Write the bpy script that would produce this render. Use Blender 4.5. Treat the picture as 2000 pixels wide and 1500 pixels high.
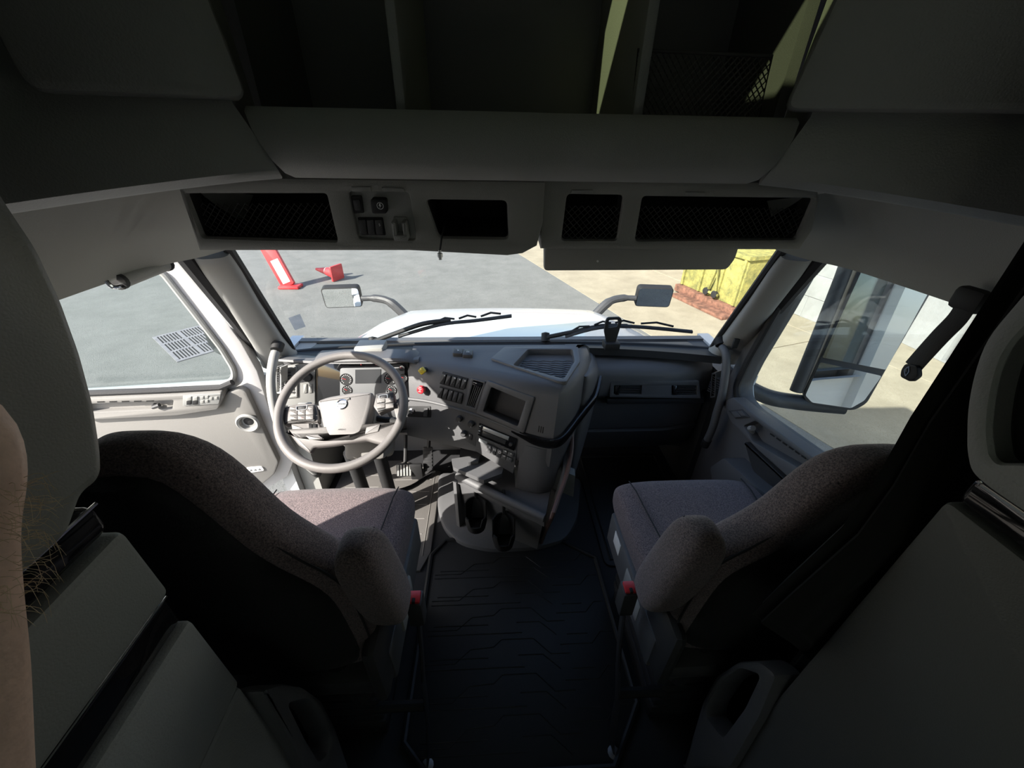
import bpy, bmesh, math, random
from mathutils import Vector, Matrix
from mathutils.geometry import tessellate_polygon
random.seed(7)
for o in list(bpy.data.objects): bpy.data.objects.remove(o)
scene = bpy.context.scene
COL = scene.collection
V = Vector

# ------------------------------------------------------------------ camera
FPX = 760.0
CAMP = V((-.07, 0, 1.6))
DOWN = V((-22., 1252., FPX)).normalized()                 # nadir seen from the camera (x right, y down, z ahead)
_vy = -(FPX*FPX + (-22.)*(-42.))/1252.
AHEAD = V((-42., _vy, FPX)); AHEAD.normalize(); AHEAD -= AHEAD.dot(DOWN)*DOWN; AHEAD.normalize()
RIGHT = DOWN.cross(AHEAD)
CM = Matrix((RIGHT, AHEAD, -DOWN))                        # camera axes -> world
cam = bpy.data.cameras.new('camera'); camo = bpy.data.objects.new('camera', cam); COL.objects.link(camo)
cam.sensor_fit = 'HORIZONTAL'; cam.sensor_width = 36; cam.lens = 36*FPX/2000; cam.clip_start = .02; cam.clip_end = 200
R3 = Matrix((CM.col[0], -CM.col[1], -CM.col[2])).transposed()
camo.matrix_world = Matrix.Translation(CAMP) @ R3.to_4x4()
scene.camera = camo

# ------------------------------------------------------------------ light
SUN_TRAVEL = V((1.15, .82, -1.0)).normalized()
world = bpy.data.worlds.new('sky'); scene.world = world; world.use_nodes = True
nt = world.node_tree; nt.nodes.clear()
sky = nt.nodes.new('ShaderNodeTexSky'); sky.sky_type = 'NISHITA'; sky.sun_disc = False
sky.sun_elevation = math.asin(-SUN_TRAVEL.z); sky.sun_rotation = math.atan2(-SUN_TRAVEL.x, -SUN_TRAVEL.y)
sky.air_density = 1.0; sky.dust_density = 1.5
bg = nt.nodes.new('ShaderNodeBackground'); bg.inputs[1].default_value = .20
wo = nt.nodes.new('ShaderNodeOutputWorld')
nt.links.new(sky.outputs[0], bg.inputs[0]); nt.links.new(bg.outputs[0], wo.inputs[0])
sl = bpy.data.lights.new('sun', 'SUN'); sl.energy = 7.5; sl.angle = .0093; sl.color = (1, .95, .87)
so = bpy.data.objects.new('sun', sl); COL.objects.link(so)
so.rotation_euler = SUN_TRAVEL.to_track_quat('-Z', 'Y').to_euler(); so.location = (-6, -5, 9)
vs = scene.view_settings; vs.view_transform = 'Standard'; vs.look = 'None'; vs.gamma = 1; vs.exposure = .85
vs.use_curve_mapping = False

# ------------------------------------------------------------------ geometry helpers
def ray(px, py): return CM @ V(((px-1000)/FPX, (py-750)/FPX, 1))
def at(px, py, X=None, Y=None, Z=None):
    d = ray(px, py)
    s = (X-CAMP.x)/d.x if X is not None else (Y-CAMP.y)/d.y if Y is not None else (Z-CAMP.z)/d.z
    return CAMP + s*d
class Pl:
    """a plane of the room: origin, unit axes u, v and normal n = u x v"""
    def __init__(s, o, u, v):
        s.o = V(o); s.u = V(u).normalized(); v = V(v); s.v = (v - v.dot(s.u)*s.u).normalized(); s.n = s.u.cross(s.v)
    def P(s, a, b, d=0): return s.o + s.u*a + s.v*b + s.n*d
    def px(s, x, y, d=0):
        r = ray(x, y); t = (s.o + s.n*d - CAMP).dot(s.n)/r.dot(s.n); p = CAMP + r*t - s.o
        return (p.dot(s.u), p.dot(s.v))
    def pts(s, *ps): return [s.px(*p) for p in ps]
    def off(s, d): return Pl(s.o + s.n*d, s.u, s.v)
def area2(p): return sum(p[i][0]*p[(i+1) % len(p)][1]-p[(i+1) % len(p)][0]*p[i][1] for i in range(len(p)))/2
def ccw(p): return list(p) if area2(p) > 0 else list(reversed(p))
def rnd(p, r, n=4):
    """round the corners of a 2-D polygon"""
    out = []; m = len(p)
    for i in range(m):
        a = V(p[i-1]).to_2d(); b = V(p[i]).to_2d(); c = V(p[(i+1) % m]).to_2d()
        da = a-b; dc = c-b; la = da.length; lc = dc.length
        rr = min(r, la*.48, lc*.48)
        A = b+da/la*rr; Cc = b+dc/lc*rr
        for k in range(n+1):
            t = k/n; q = A*(1-t)**2 + b*2*t*(1-t) + Cc*t*t; out.append((q.x, q.y))
    return out
def inset(p, d):
    """move a counter-clockwise polygon inwards by d"""
    m = len(p); out = []
    for i in range(m):
        a = V(p[i-1]).to_2d(); b = V(p[i]).to_2d(); c = V(p[(i+1) % m]).to_2d()
        e1 = b-a; e2 = c-b
        if e1.length < 1e-9: e1 = e2.copy()
        if e2.length < 1e-9: e2 = e1.copy()
        n1 = V((-e1.y, e1.x)).normalized(); n2 = V((-e2.y, e2.x)).normalized()
        s = n1+n2; k = max(.35, 1+n1.dot(n2)); q = b+s*(d/k); out.append((q.x, q.y))
    return out
def circ(c, r, n=24, a0=0): return [(c[0]+r*math.cos(a0+2*math.pi*i/n), c[1]+r*math.sin(a0+2*math.pi*i/n)) for i in range(n)]
def rect(a0, b0, a1, b1): return [(a0, b0), (a1, b0), (a1, b1), (a0, b1)]
def spline(pts, n=6, closed=False):
    """Catmull-Rom through 2-D or 3-D points"""
    pts = [V(p) for p in pts]; m = len(pts); out = []
    for i in range(m if closed else m-1):
        if closed: p0, p1, p2, p3 = pts[i-1], pts[i], pts[(i+1) % m], pts[(i+2) % m]
        else: p0, p1, p2, p3 = pts[max(i-1, 0)], pts[i], pts[i+1], pts[min(i+2, m-1)]
        for k in range(n):
            t = k/n
            out.append(.5*((2*p1)+(p2-p0)*t+(2*p0-5*p1+4*p2-p3)*t*t+(3*p1-p0-3*p2+p3)*t**3))
    if not closed: out.append(pts[-1])
    return out
def sring(c, ux, uy, a, b, e=4., n=24):
    """super-ellipse ring: centre, axis vectors, half sizes"""
    c = V(c); out = []
    for i in range(n):
        t = 2*math.pi*i/n; ct = math.cos(t); st = math.sin(t)
        x = math.copysign(abs(ct)**(2/e), ct)*a; y = math.copysign(abs(st)**(2/e), st)*b
        out.append(c+V(ux)*x+V(uy)*y)
    return out
class B:
    def __init__(s): s.v = []; s.f = []
    def add(s, vs, fs):
        k = len(s.v); s.v += [V(p) for p in vs]; s.f += [tuple(i+k for i in f) for f in fs]; return s
    def box(s, lo, hi):
        x0, y0, z0 = lo; x1, y1, z1 = hi
        return s.add([(x0,y0,z0),(x1,y0,z0),(x1,y1,z0),(x0,y1,z0),(x0,y0,z1),(x1,y0,z1),(x1,y1,z1),(x0,y1,z1)],
                     [(3,2,1,0),(4,5,6,7),(0,1,5,4),(1,2,6,5),(2,3,7,6),(3,0,4,7)])
    def rbox(s, lo, hi, r=.01, seg=2, rot=None):
        bm = bmesh.new(); bmesh.ops.create_cube(bm, size=1)
        c = (V(lo)+V(hi))/2; d = V(hi)-V(lo)
        for q in bm.verts: q.co = V((q.co.x*d.x, q.co.y*d.y, q.co.z*d.z))
        bmesh.ops.bevel(bm, geom=bm.edges[:], offset=min(r, min(d)*.49), segments=seg, affect='EDGES', profile=.5)
        bm.verts.index_update()
        M = rot.to_4x4() if rot else Matrix.Identity(4)
        vs = [(M @ q.co)+c for q in bm.verts]; fs = [tuple(q.index for q in f.verts) for f in bm.faces]; bm.free()
        return s.add(vs, fs)
    def loft(s, rings, cap=True, closed=False):
        n = len(rings[0]); vs = [p for r in rings for p in r]; fs = []; m = len(rings)
        for i in range(m if closed else m-1):
            j = (i+1) % m
            for k in range(n):
                l = (k+1) % n; fs.append((i*n+k, i*n+l, j*n+l, j*n+k))
        if cap and not closed: fs += [tuple(range(n))[::-1], tuple(range((m-1)*n, m*n))]
        return s.add(vs, fs)
    def grid(s, rows):
        n = len(rows[0]); fs = []
        for i in range(len(rows)-1):
            for k in range(n-1): fs.append((i*n+k, i*n+k+1, (i+1)*n+k+1, (i+1)*n+k))
        return s.add([p for r in rows for p in r], fs)
    def tube(s, pts, r, n=10, closed=False, flat=None):
        pts = [V(p) for p in pts]; m = len(pts); rings = []; ref = None
        for i in range(m):
            if closed: t = pts[(i+1) % m]-pts[i-1]
            else: t = pts[min(i+1, m-1)]-pts[max(i-1, 0)]
            t.normalize()
            if ref is None:
                ref = V((0, 0, 1)) if abs(t.z) < .9 else V((1, 0, 0))
                if flat: ref = V(flat[1])
            a = (ref-ref.dot(t)*t).normalized(); b = t.cross(a); ref = a
            rr = r[i] if isinstance(r, (list, tuple)) else r
            ra, rb = (flat[0], rr) if flat else (rr, rr)
            rings.append([pts[i]+a*ra*math.cos(2*math.pi*k/n)+b*rb*math.sin(2*math.pi*k/n) for k in range(n)])
        return s.loft(rings, closed=closed)
    def prism(s, pl, poly, d0, d1, bev=0):
        p = ccw(poly)
        L = [(p, d0)]
        if bev:
            L += [(p, d1-bev), (inset(p, bev*.3), d1-bev*.3), (inset(p, bev), d1)]
        else: L += [(p, d1)]
        return s.loft([[pl.P(a, b, d) for a, b in q] for q, d in L])
    def plate(s, pl, outer, holes, d0, d1, deep=.02, bev=.003, bottom=True, deeps=None):
        """panel with real recesses: holes are walls going 'deep' below the face"""
        o = ccw(outer); hs = [ccw(h) for h in holes]
        of = inset(o, bev) if bev else o
        hf = [inset(h, -bev) if bev else h for h in hs]
        loops = [of]+hf
        fl = [q for l in loops for q in l]
        tris = tessellate_polygon([[V((a, b, 0)) for a, b in l] for l in loops])
        s.add([pl.P(a, b, d1) for a, b in fl], [tuple(t) for t in tris])
        rings = [[pl.P(a, b, d1) for a, b in of]]
        if bev: rings += [[pl.P(a, b, d1-bev*.3) for a, b in inset(o, bev*.3)], [pl.P(a, b, d1-bev) for a, b in o]]
        rings.append([pl.P(a, b, d0) for a, b in o]); s.loft(rings, cap=False)
        for i, h in enumerate(hs):
            dd = deeps[i] if deeps else deep
            rings = [[pl.P(a, b, d1) for a, b in hf[i]]]
            if bev: rings += [[pl.P(a, b, d1-bev*.3) for a, b in inset(h, -bev*.3)], [pl.P(a, b, d1-bev) for a, b in h]]
            rings.append([pl.P(a, b, d1-dd) for a, b in h]); s.loft(rings, cap=False)
            if bottom:
                k = len(s.v); s.add([pl.P(a, b, d1-dd) for a, b in h], [tuple(range(len(h)))])
        return s
    def lathe(s, o, axis, prof, n=24):
        """prof: (radius, height along axis)"""
        ax = V(axis).normalized(); ref = V((0, 0, 1)) if abs(ax.z) < .9 else V((1, 0, 0))
        a = (ref-ref.dot(ax)*ax).normalized(); b = ax.cross(a)
        return s.loft([[V(o)+ax*h+(a*math.cos(2*math.pi*k/n)+b*math.sin(2*math.pi*k/n))*max(r, 1e-4) for k in range(n)] for r, h in prof])
    def done(s, name, mat, parent=None, smooth=35, sub=0, recalc=True):
        w = WL.get(parent, V((0, 0, 0))) if parent else V((0, 0, 0))
        if parent is None:
            xs = [p.x for p in s.v]; ys = [p.y for p in s.v]; zs = [p.z for p in s.v]
            w = V(((min(xs)+max(xs))/2, (min(ys)+max(ys))/2, min(zs)))
        me = bpy.data.meshes.new(name); me.from_pydata([tuple(p-w) for p in s.v], [], s.f); me.update()
        if recalc:
            bm = bmesh.new(); bm.from_mesh(me); bmesh.ops.remove_doubles(bm, verts=bm.verts, dist=1e-5)
            bmesh.ops.recalc_face_normals(bm, faces=bm.faces); bm.to_mesh(me); bm.free()
        if smooth:
            me.polygons.foreach_set('use_smooth', [True]*len(me.polygons))
            me.set_sharp_from_angle(angle=math.radians(smooth))
        me.materials.append(MAT[mat] if isinstance(mat, str) else mat)
        o = bpy.data.objects.new(name, me); COL.objects.link(o)
        if parent: o.parent = parent; WL[o] = w
        else: o.location = w; WL[o] = w
        if sub:
            m = o.modifiers.new('subdivision', 'SUBSURF'); m.levels = sub; m.render_levels = sub
        return o
WL = {}
def thing(name, loc, label, cat, group=None):
    o = bpy.data.objects.new(name, None); COL.objects.link(o); o.location = loc; o.empty_display_size = .05
    WL[o] = V(loc); return tag(o, label, cat, group)
def tag(o, label, cat, group=None):
    o['label'] = label; o['category'] = cat
    if group: o['group'] = group
    return o
def struct(o, label=None):
    o['kind'] = 'structure'
    if label: o['label'] = label
    return o
def sroot(name, loc, label=None):
    o = bpy.data.objects.new(name, None); COL.objects.link(o); o.location = loc; WL[o] = V(loc); return struct(o, label)
def stuff(o): o['kind'] = 'stuff'; return o
def text(pl, body, c, h, mat, parent, name='lettering', d=.0006, wide=1.0, bold=0., rot=0.):
    cu = bpy.data.curves.new('t', 'FONT'); cu.body = body; cu.size = 1; cu.align_x = 'CENTER'; cu.align_y = 'CENTER'
    cu.offset = bold; cu.extrude = .0; cu.resolution_u = 3
    t = bpy.data.objects.new('t', cu); COL.objects.link(t)
    dg = bpy.context.evaluated_depsgraph_get(); me = bpy.data.meshes.new_from_object(t.evaluated_get(dg))
    bpy.data.objects.remove(t); bpy.data.curves.remove(cu)
    b = B(); cr, sr = math.cos(rot), math.sin(rot)
    sc = h/.72
    b.add([pl.P(c[0]+(q.co.x*wide*cr-q.co.y*sr)*sc, c[1]+(q.co.x*wide*sr+q.co.y*cr)*sc, d) for q in me.vertices], [tuple(p.vertices) for p in me.polygons])
    bpy.data.meshes.remove(me)
    return b.done(name, mat, parent, smooth=0, recalc=False)
def cut(o, *cutters):
    """carve real recesses out of a closed body"""
    w = WL[o]; tmp = []
    for b in cutters:
        me = bpy.data.meshes.new('c'); me.from_pydata([tuple(p-w) for p in b.v], [], b.f); me.update()
        bm = bmesh.new(); bm.from_mesh(me); bmesh.ops.recalc_face_normals(bm, faces=bm.faces); bm.to_mesh(me); bm.free()
        c = bpy.data.objects.new('c', me); COL.objects.link(c); c.parent = o.parent; tmp.append(c)
        m = o.modifiers.new('b', 'BOOLEAN'); m.operation = 'DIFFERENCE'; m.solver = 'MANIFOLD'; m.object = c
    bpy.context.view_layer.update()
    me = bpy.data.meshes.new_from_object(o.evaluated_get(bpy.context.evaluated_depsgraph_get()))
    o.modifiers.clear(); o.data = me
    me.polygons.foreach_set('use_smooth', [True]*len(me.polygons)); me.set_sharp_from_angle(angle=math.radians(40))
    for c in tmp: bpy.data.objects.remove(c)
    return o
def copy_mesh(o, name, offset, parent):
    c = bpy.data.objects.new(name, o.data); COL.objects.link(c); c.parent = parent; c.location = o.location + V(offset); WL[c] = WL.get(o, V((0,0,0)))
    return c

# ------------------------------------------------------------------ materials
MAT = {}
def mat(name, col, rough=.55, metal=0, bump=0, bscale=400, var=0, vscale=6, spec=.5, col2=None, kind='noise', coat=0, sheen=0, bdist=.002, trans=0):
    m = bpy.data.materials.new(name); m.use_nodes = True; n = m.node_tree; p = n.nodes['Principled BSDF']
    p.inputs['Base Color'].default_value = (*col, 1); p.inputs['Roughness'].default_value = rough
    p.inputs['Metallic'].default_value = metal; p.inputs['Specular IOR Level'].default_value = spec
    p.inputs['Coat Weight'].default_value = coat; p.inputs['Sheen Weight'].default_value = sheen
    tc = n.nodes.new('ShaderNodeTexCoord')
    geo = n.nodes.new('ShaderNodeNewGeometry')
    if var or col2:
        t = n.nodes.new('ShaderNodeTexNoise'); t.inputs['Scale'].default_value = vscale; t.inputs['Detail'].default_value = 6
        t.inputs['Roughness'].default_value = .65
        n.links.new(geo.outputs['Position'], t.inputs['Vector'])
        r = n.nodes.new('ShaderNodeValToRGB')
        c2 = col2 or tuple(c*(1-var) for c in col)
        r.color_ramp.elements[0].position = .36; r.color_ramp.elements[1].position = .64
        r.color_ramp.elements[0].color = (*c2, 1)
        r.color_ramp.elements[1].color = (*(col if col2 else tuple(min(1, c*(1+var)) for c in col)), 1)
        n.links.new(t.outputs['Fac'], r.inputs[0]); n.links.new(r.outputs[0], p.inputs['Base Color'])
    if bump:
        if kind == 'leather':
            t = n.nodes.new('ShaderNodeTexVoronoi'); t.feature = 'DISTANCE_TO_EDGE'; out = t.outputs['Distance']
        elif kind == 'wave':
            t = n.nodes.new('ShaderNodeTexWave'); out = t.outputs['Fac']
        else:
            t = n.nodes.new('ShaderNodeTexNoise'); t.inputs['Detail'].default_value = 2; out = t.outputs['Fac']
        t.inputs['Scale'].default_value = bscale
        n.links.new(geo.outputs['Position'], t.inputs['Vector'])
        bp = n.nodes.new('ShaderNodeBump'); bp.inputs['Strength'].default_value = bump; bp.inputs['Distance'].default_value = bdist
        n.links.new(out, bp.inputs['Height']); n.links.new(bp.outputs[0], p.inputs['Normal'])
    MAT[name] = m; return m
mat('grey_plastic', (.30, .30, .285), .6, bump=.35, bscale=500)
mat('overhead_plastic', (.29, .285, .265), .62, bump=.4, bscale=420)
mat('header_trim', (.33, .33, .30), .75, bump=.25, bscale=350)
mat('pillar_trim', (.30, .30, .29), .55, bump=.2, bscale=500)
mat('charcoal_plastic', (.104, .104, .108), .5, bump=.35, bscale=600)
mat('dark_plastic', (.045, .045, .047), .48, bump=.25, bscale=600)
mat('matte_black', (.012, .012, .013), .65)
mat('black_gloss', (.008, .008, .009), .06, coat=.6)
mat('black_rubber', (.02, .02, .022), .7, bump=.3, bscale=300)
mat('mat_rubber', (.13, .122, .115), .6, bump=.3, bscale=350)
mat('mat_black', (.016, .016, .0165), .55, bump=.3, bscale=350)
mat('void_black', (.005, .005, .005), .8)
mat('leather_panel', (.20, .205, .195), .5, bump=.35, bscale=260, kind='leather', bdist=.001)
mat('closet_shaded', (.085, .085, .08), .55, bump=.35, bscale=260, kind='leather', bdist=.001)  # darker copy of the closet leather, with the right side's shade in its colour
mat('cabinet_grey', (.26, .265, .255), .58, bump=.35, bscale=330)
mat('seat_fabric', (.245, .185, .185), .92, bump=.7, bscale=520, col2=(.052, .043, .047), vscale=330, sheen=.15)
mat('seat_black', (.011, .0105, .0115), .9, bump=.6, bscale=500, col2=(.006, .006, .0065), vscale=300, sheen=.05)
mat('seam_thread', (.02, .02, .022), .8)
mat('door_grey', (.22, .212, .20), .55, bump=.25, bscale=450)
mat('door_white', (.50, .49, .49), .4)
mat('white_paint', (.60, .61, .62), .22, coat=.5)
mat('chrome', (.82, .83, .85), .12, metal=1)
mat('mirror_glass', (.86, .89, .91), .01, metal=1)
mat('steel', (.45, .45, .46), .35, metal=1)
mat('lens_white', (.82, .80, .78), .25)
mat('red_button', (.55, .025, .03), .35)
mat('red_lens', (.55, .05, .03), .2)
mat('red_knob', (.50, .02, .03), .3, coat=.4)
mat('yellow_knob', (.66, .50, .03), .35)
mat('print_white', (.78, .78, .78), .6)
mat('print_black', (.03, .03, .03), .6)
mat('print_red', (.62, .03, .04), .5)
mat('lcd_grey', (.045, .047, .05), .25)
mat('dial_grey', (.17, .175, .18), .4)
mat('wheel_leather', (.155, .145, .14), .5, bump=.3, bscale=600)
mat('wheel_pad', (.21, .20, .195), .55, bump=.3, bscale=600)
mat('silver_print', (.62, .64, .66), .3, metal=.6)
mat('emblem_blue', (.22, .23, .26), .5)
mat('curtain_black', (.006, .006, .006), .95)
mat('net_black', (.05, .05, .048), .8)
mat('skin', (.74, .52, .42), .55, bump=.35, bscale=160, var=.12, vscale=35)
mat('hair_blond', (.60, .47, .30), .5)
mat('bounce_cloth', (.62, .61, .57), .9)  # pale cloth of the added bunk, there to bounce daylight
mat('sleeper_lining', (.62, .61, .57), .8)  # kept pale so the unseen sleeper bounces more daylight forward
mat('paper', (.72, .71, .68), .8)
mat('rust', (.15, .07, .045), .9, var=.45, vscale=9)
mat('red_plastic', (.50, .03, .035), .5, var=.12, vscale=5)
mat('white_band', (.42, .41, .40), .6)
mat('roof_white', (.34, .34, .335), .6)
mat('rail_brown', (.13, .075, .065), .5)
mat('grate_steel', (.20, .19, .20), .6, var=.15, vscale=12)
def glass(name, tint, refl):
    m = bpy.data.materials.new(name); m.use_nodes = True; n = m.node_tree; n.nodes.clear()
    t = n.nodes.new('ShaderNodeBsdfTransparent'); t.inputs[0].default_value = (*tint, 1)
    g = n.nodes.new('ShaderNodeBsdfGlossy'); g.inputs['Roughness'].default_value = .01; g.inputs[0].default_value = (1, 1, 1, 1)
    geo = n.nodes.new('ShaderNodeNewGeometry'); dp = n.nodes.new('ShaderNodeVectorMath'); dp.operation = 'DOT_PRODUCT'
    n.links.new(geo.outputs['Incoming'], dp.inputs[0]); n.links.new(geo.outputs['Normal'], dp.inputs[1])
    def mth(op, a, b=None):
        k = n.nodes.new('ShaderNodeMath'); k.operation = op
        if isinstance(a, (int, float)): k.inputs[0].default_value = a
        else: n.links.new(a, k.inputs[0])
        if b is not None: k.inputs[1].default_value = b
        return k.outputs[0]
    c_ = mth('ABSOLUTE', dp.outputs['Value']); sb_ = n.nodes.new('ShaderNodeMath'); sb_.operation = 'SUBTRACT'; sb_.inputs[0].default_value = 1; n.links.new(c_, sb_.inputs[1])
    fr_ = mth('ADD', mth('MULTIPLY', mth('POWER', sb_.outputs[0], 5.), .8), refl)
    mx = n.nodes.new('ShaderNodeMixShader'); o = n.nodes.new('ShaderNodeOutputMaterial')
    n.links.new(fr_, mx.inputs[0]); n.links.new(t.outputs[0], mx.inputs[1]); n.links.new(g.outputs[0], mx.inputs[2]); n.links.new(mx.outputs[0], o.inputs[0])
    MAT[name] = m
glass('clear_glass', (.93, .96, .945), .035)
glass('side_glass', (.90, .94, .93), .05)
glass('tint_glass', (.46, .50, .36), .05)
glass('sticker_film', (.55, .60, .72), .05)
def ground_mat(name, c1, c2, c3, vs_, bump, spots=None):
    m = bpy.data.materials.new(name); m.use_nodes = True; n = m.node_tree; p = n.nodes['Principled BSDF']; p.inputs['Roughness'].default_value = .9
    geo = n.nodes.new('ShaderNodeNewGeometry')
    a = n.nodes.new('ShaderNodeTexNoise'); a.inputs['Scale'].default_value = vs_; a.inputs['Detail'].default_value = 8; a.inputs['Roughness'].default_value = .7
    b = n.nodes.new('ShaderNodeTexNoise'); b.inputs['Scale'].default_value = 90; b.inputs['Detail'].default_value = 3
    for t in (a, b): n.links.new(geo.outputs['Position'], t.inputs['Vector'])
    r = n.nodes.new('ShaderNodeValToRGB'); r.color_ramp.elements[0].position = .3; r.color_ramp.elements[1].position = .7
    r.color_ramp.elements[0].color = (*c1, 1); r.color_ramp.elements[1].color = (*c2, 1)
    n.links.new(a.outputs['Fac'], r.inputs[0])
    r2 = n.nodes.new('ShaderNodeValToRGB'); r2.color_ramp.elements[0].position = .56; r2.color_ramp.elements[1].position = .68
    r2.color_ramp.elements[0].color = (0, 0, 0, 1); r2.color_ramp.elements[1].color = (1, 1, 1, 1)
    n.links.new(b.outputs['Fac'], r2.inputs[0])
    mx = n.nodes.new('ShaderNodeMixRGB'); mx.inputs[2].default_value = (*c3, 1)
    n.links.new(r2.outputs[0], mx.inputs[0]); n.links.new(r.outputs[0], mx.inputs[1]); n.links.new(mx.outputs[0], p.inputs['Base Color'])
    bp = n.nodes.new('ShaderNodeBump'); bp.inputs['Strength'].default_value = bump; bp.inputs['Distance'].default_value = .01
    n.links.new(b.outputs['Fac'], bp.inputs['Height']); n.links.new(bp.outputs[0], p.inputs['Normal'])
    MAT[name] = m
ground_mat('asphalt', (.120, .122, .114), (.172, .172, .162), (.085, .087, .08), 2.2, .5)
ground_mat('concrete', (.22, .19, .135), (.335, .295, .215), (.21, .175, .115), 1.6, .3)
ground_mat('white_masonry', (.22, .225, .222), (.29, .295, .292), (.24, .232, .22), 3.0, .4)
ground_mat('peeled_masonry', (.16, .13, .09), (.33, .33, .32), (.26, .24, .2), 7.0, .5)
ground_mat('yellow_steel', (.09, .10, .035), (.38, .34, .09), (.12, .12, .06), 7.5, .3)
# ------------------------------------------------------------------ yard outside
GZ = -1.25
XF = (1, 0, 0); YF = (0, 1, 0); ZU = (0, 0, 1)
def back_plane(Y): return Pl((0, Y, 0), XF, ZU)           # faces the cab's rear
GP = Pl((0, 0, GZ), XF, YF)
b0 = V((.88, 12.22)); b1 = V((2.22, 8.02)); bd = (b1-b0).normalized()
pA = b0-bd*26; pB = b1+bd*22
g = B(); g.prism(GP, [(-40, -30), (pB.x, pB.y), (pA.x, pA.y), (-40, pA.y)], -.2, 0)
struct(g.done('ground_asphalt', 'asphalt', smooth=0), 'grey asphalt of the yard ahead of the truck')
base = B(); base.prism(GP, [(pB.x, pB.y), (30, -30), (30, 40), (pA.x, pA.y)], -.3, -.03)
pave = struct(base.done('ground_concrete', 'rust', smooth=0), 'pale concrete slab paving beside the asphalt')
bn = V((-bd.y, bd.x))
if bn.x < 0: bn = -bn
for i in range(-3, 7):
    for j in range(0, 5):
        w = 2.9; c0 = b1 + bd*(i*w) + bn*(j*w); gp = .014
        q = [c0+bd*gp+bn*gp, c0+bd*(w-gp)+bn*gp, c0+bd*(w-gp)+bn*(w-gp), c0+bd*gp+bn*(w-gp)]
        s_ = B(); s_.prism(GP, [(p.x, p.y) for p in q], -.06, random.uniform(-.004, .002), .006); s_.done('slab', 'concrete', pave, smooth=0)
# storm drain grate
gr = thing('drain_grate', (-5.1, 6.15, GZ), 'rusty grey slotted iron drain grate set in the asphalt', 'grate')
gu = V((1.03, -.93, 0)).normalized(); GR = Pl((-5.1, 6.15, GZ), gu, V((-gu.y, gu.x, 0)))
holes = []
for i in range(3):
    for j in range(2):
        for k in range(7):
            a = -.62+i*.43; b_ = -.31+j*.33+k*.042; holes.append(rect(a, b_, a+.37, b_+.024))
g = B(); g.plate(GR, rect(-.68, -.36, .68, .36), holes, -.004, .012, deep=.014, bev=0, bottom=False); g.done('grate_plate', 'grate_steel', gr, smooth=0)
g = B(); g.prism(GR, rect(-.66, -.34, .66, .34), .0005, .002); g.done('pit', 'void_black', gr, smooth=0)
# red barricade post and tipped cone
t = thing('barricade_post', (-4.74, 9.1, GZ), 'leaning red plastic barricade panel with a white reflective sheet', 'barricade')
BPL = Pl((-4.74, 9.1, GZ), V((1, 0, .38)), V((-.38, .2, 1)))
g = B(); g.prism(BPL, rnd(rect(-.17, .05, .15, 1.25), .04), -.04, .04, .01); g.done('panel', 'red_plastic', t)
g = B(); g.prism(BPL, rect(-.09, .12, .10, .66), .04, .046); g.done('reflective_sheet', 'white_band', t, smooth=0)
g = B(); g.rbox((-4.95, 8.95, GZ), (-4.5, 9.25, GZ+.07), .02); g.done('foot', 'red_plastic', t)
t = thing('traffic_cone', (-4.1, 9.8, GZ), 'red traffic cone lying on its side on the asphalt', 'cone')
ax = V((-.75, .3, .06)).normalized(); o_ = V((-3.85, 9.72, GZ+.16))
g = B(); g.lathe(o_, ax, [(.0, 0), (.16, 0), (.15, .03), (.03, .62), (.0, .63)]); g.done('cone_body', 'red_plastic', t)
for h0, h1 in ((.17, .32), (.40, .49)):
    g = B(); g.lathe(o_, ax, [(.151-.205*h0+.002, h0), (.151-.205*h1+.006, h1)], 24); g.done('reflective_collar', 'white_band', t)
g = B(); g.prism(Pl(o_, (ax.y, -ax.x, 0), ZU), rnd(rect(-.2, -.155, .2, .2), .03), -.02, .02, .005); g.done('cone_base', 'red_plastic', t)
# yellow skip with rusty foot
dk = thing('waste_skip', (4.9, 7.9, GZ), 'yellow steel skip with worn paint standing on a rusty frame', 'skip')
DK = Pl((4.63, 7.85, GZ), V((.25, -.86, 0)), ZU)          # its face towards the truck
g = B(); g.prism(DK, rect(-1.0, .18, .62, 1.12), -1.1, 0, .02); g.done('skip_body', 'yellow_steel', dk)
for a in (-.95, -.42, .1, .56):
    g = B(); g.prism(DK, rect(a-.03, .2, a+.03, 1.1), 0, .05, .006); g.done('rib', 'yellow_steel', dk)
g = B(); g.prism(DK, rect(-1.03, 1.1, .65, 1.17), -1.13, .06, .01); g.done('rim_rail', 'yellow_steel', dk)
g = B(); g.prism(DK, rect(-1.05, .03, .7, .18), -1.1, .12, .01); g.prism(DK, rect(-.8, 0, .75, .06), .12, .42, .01); g.done('skid_frame', 'rust', dk)
g = B(); g.tube([DK.P(-.1, .28, .1), DK.P(.02, .85, .1), DK.P(.14, .28, .1)], .028, 8); g.tube([DK.P(-.12, .3, .1), DK.P(.2, .3, .1)], .03, 8); g.done('lifting_bracket', 'yellow_steel', dk)
for a in (-.12, .12):
    g = B(); g.lathe(DK.P(a, .3, .08), DK.n, [(.0, 0), (.075, 0), (.075, .05), (.03, .055), (.0, .055)], 16); g.done('roller', 'matte_black', dk)
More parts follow.
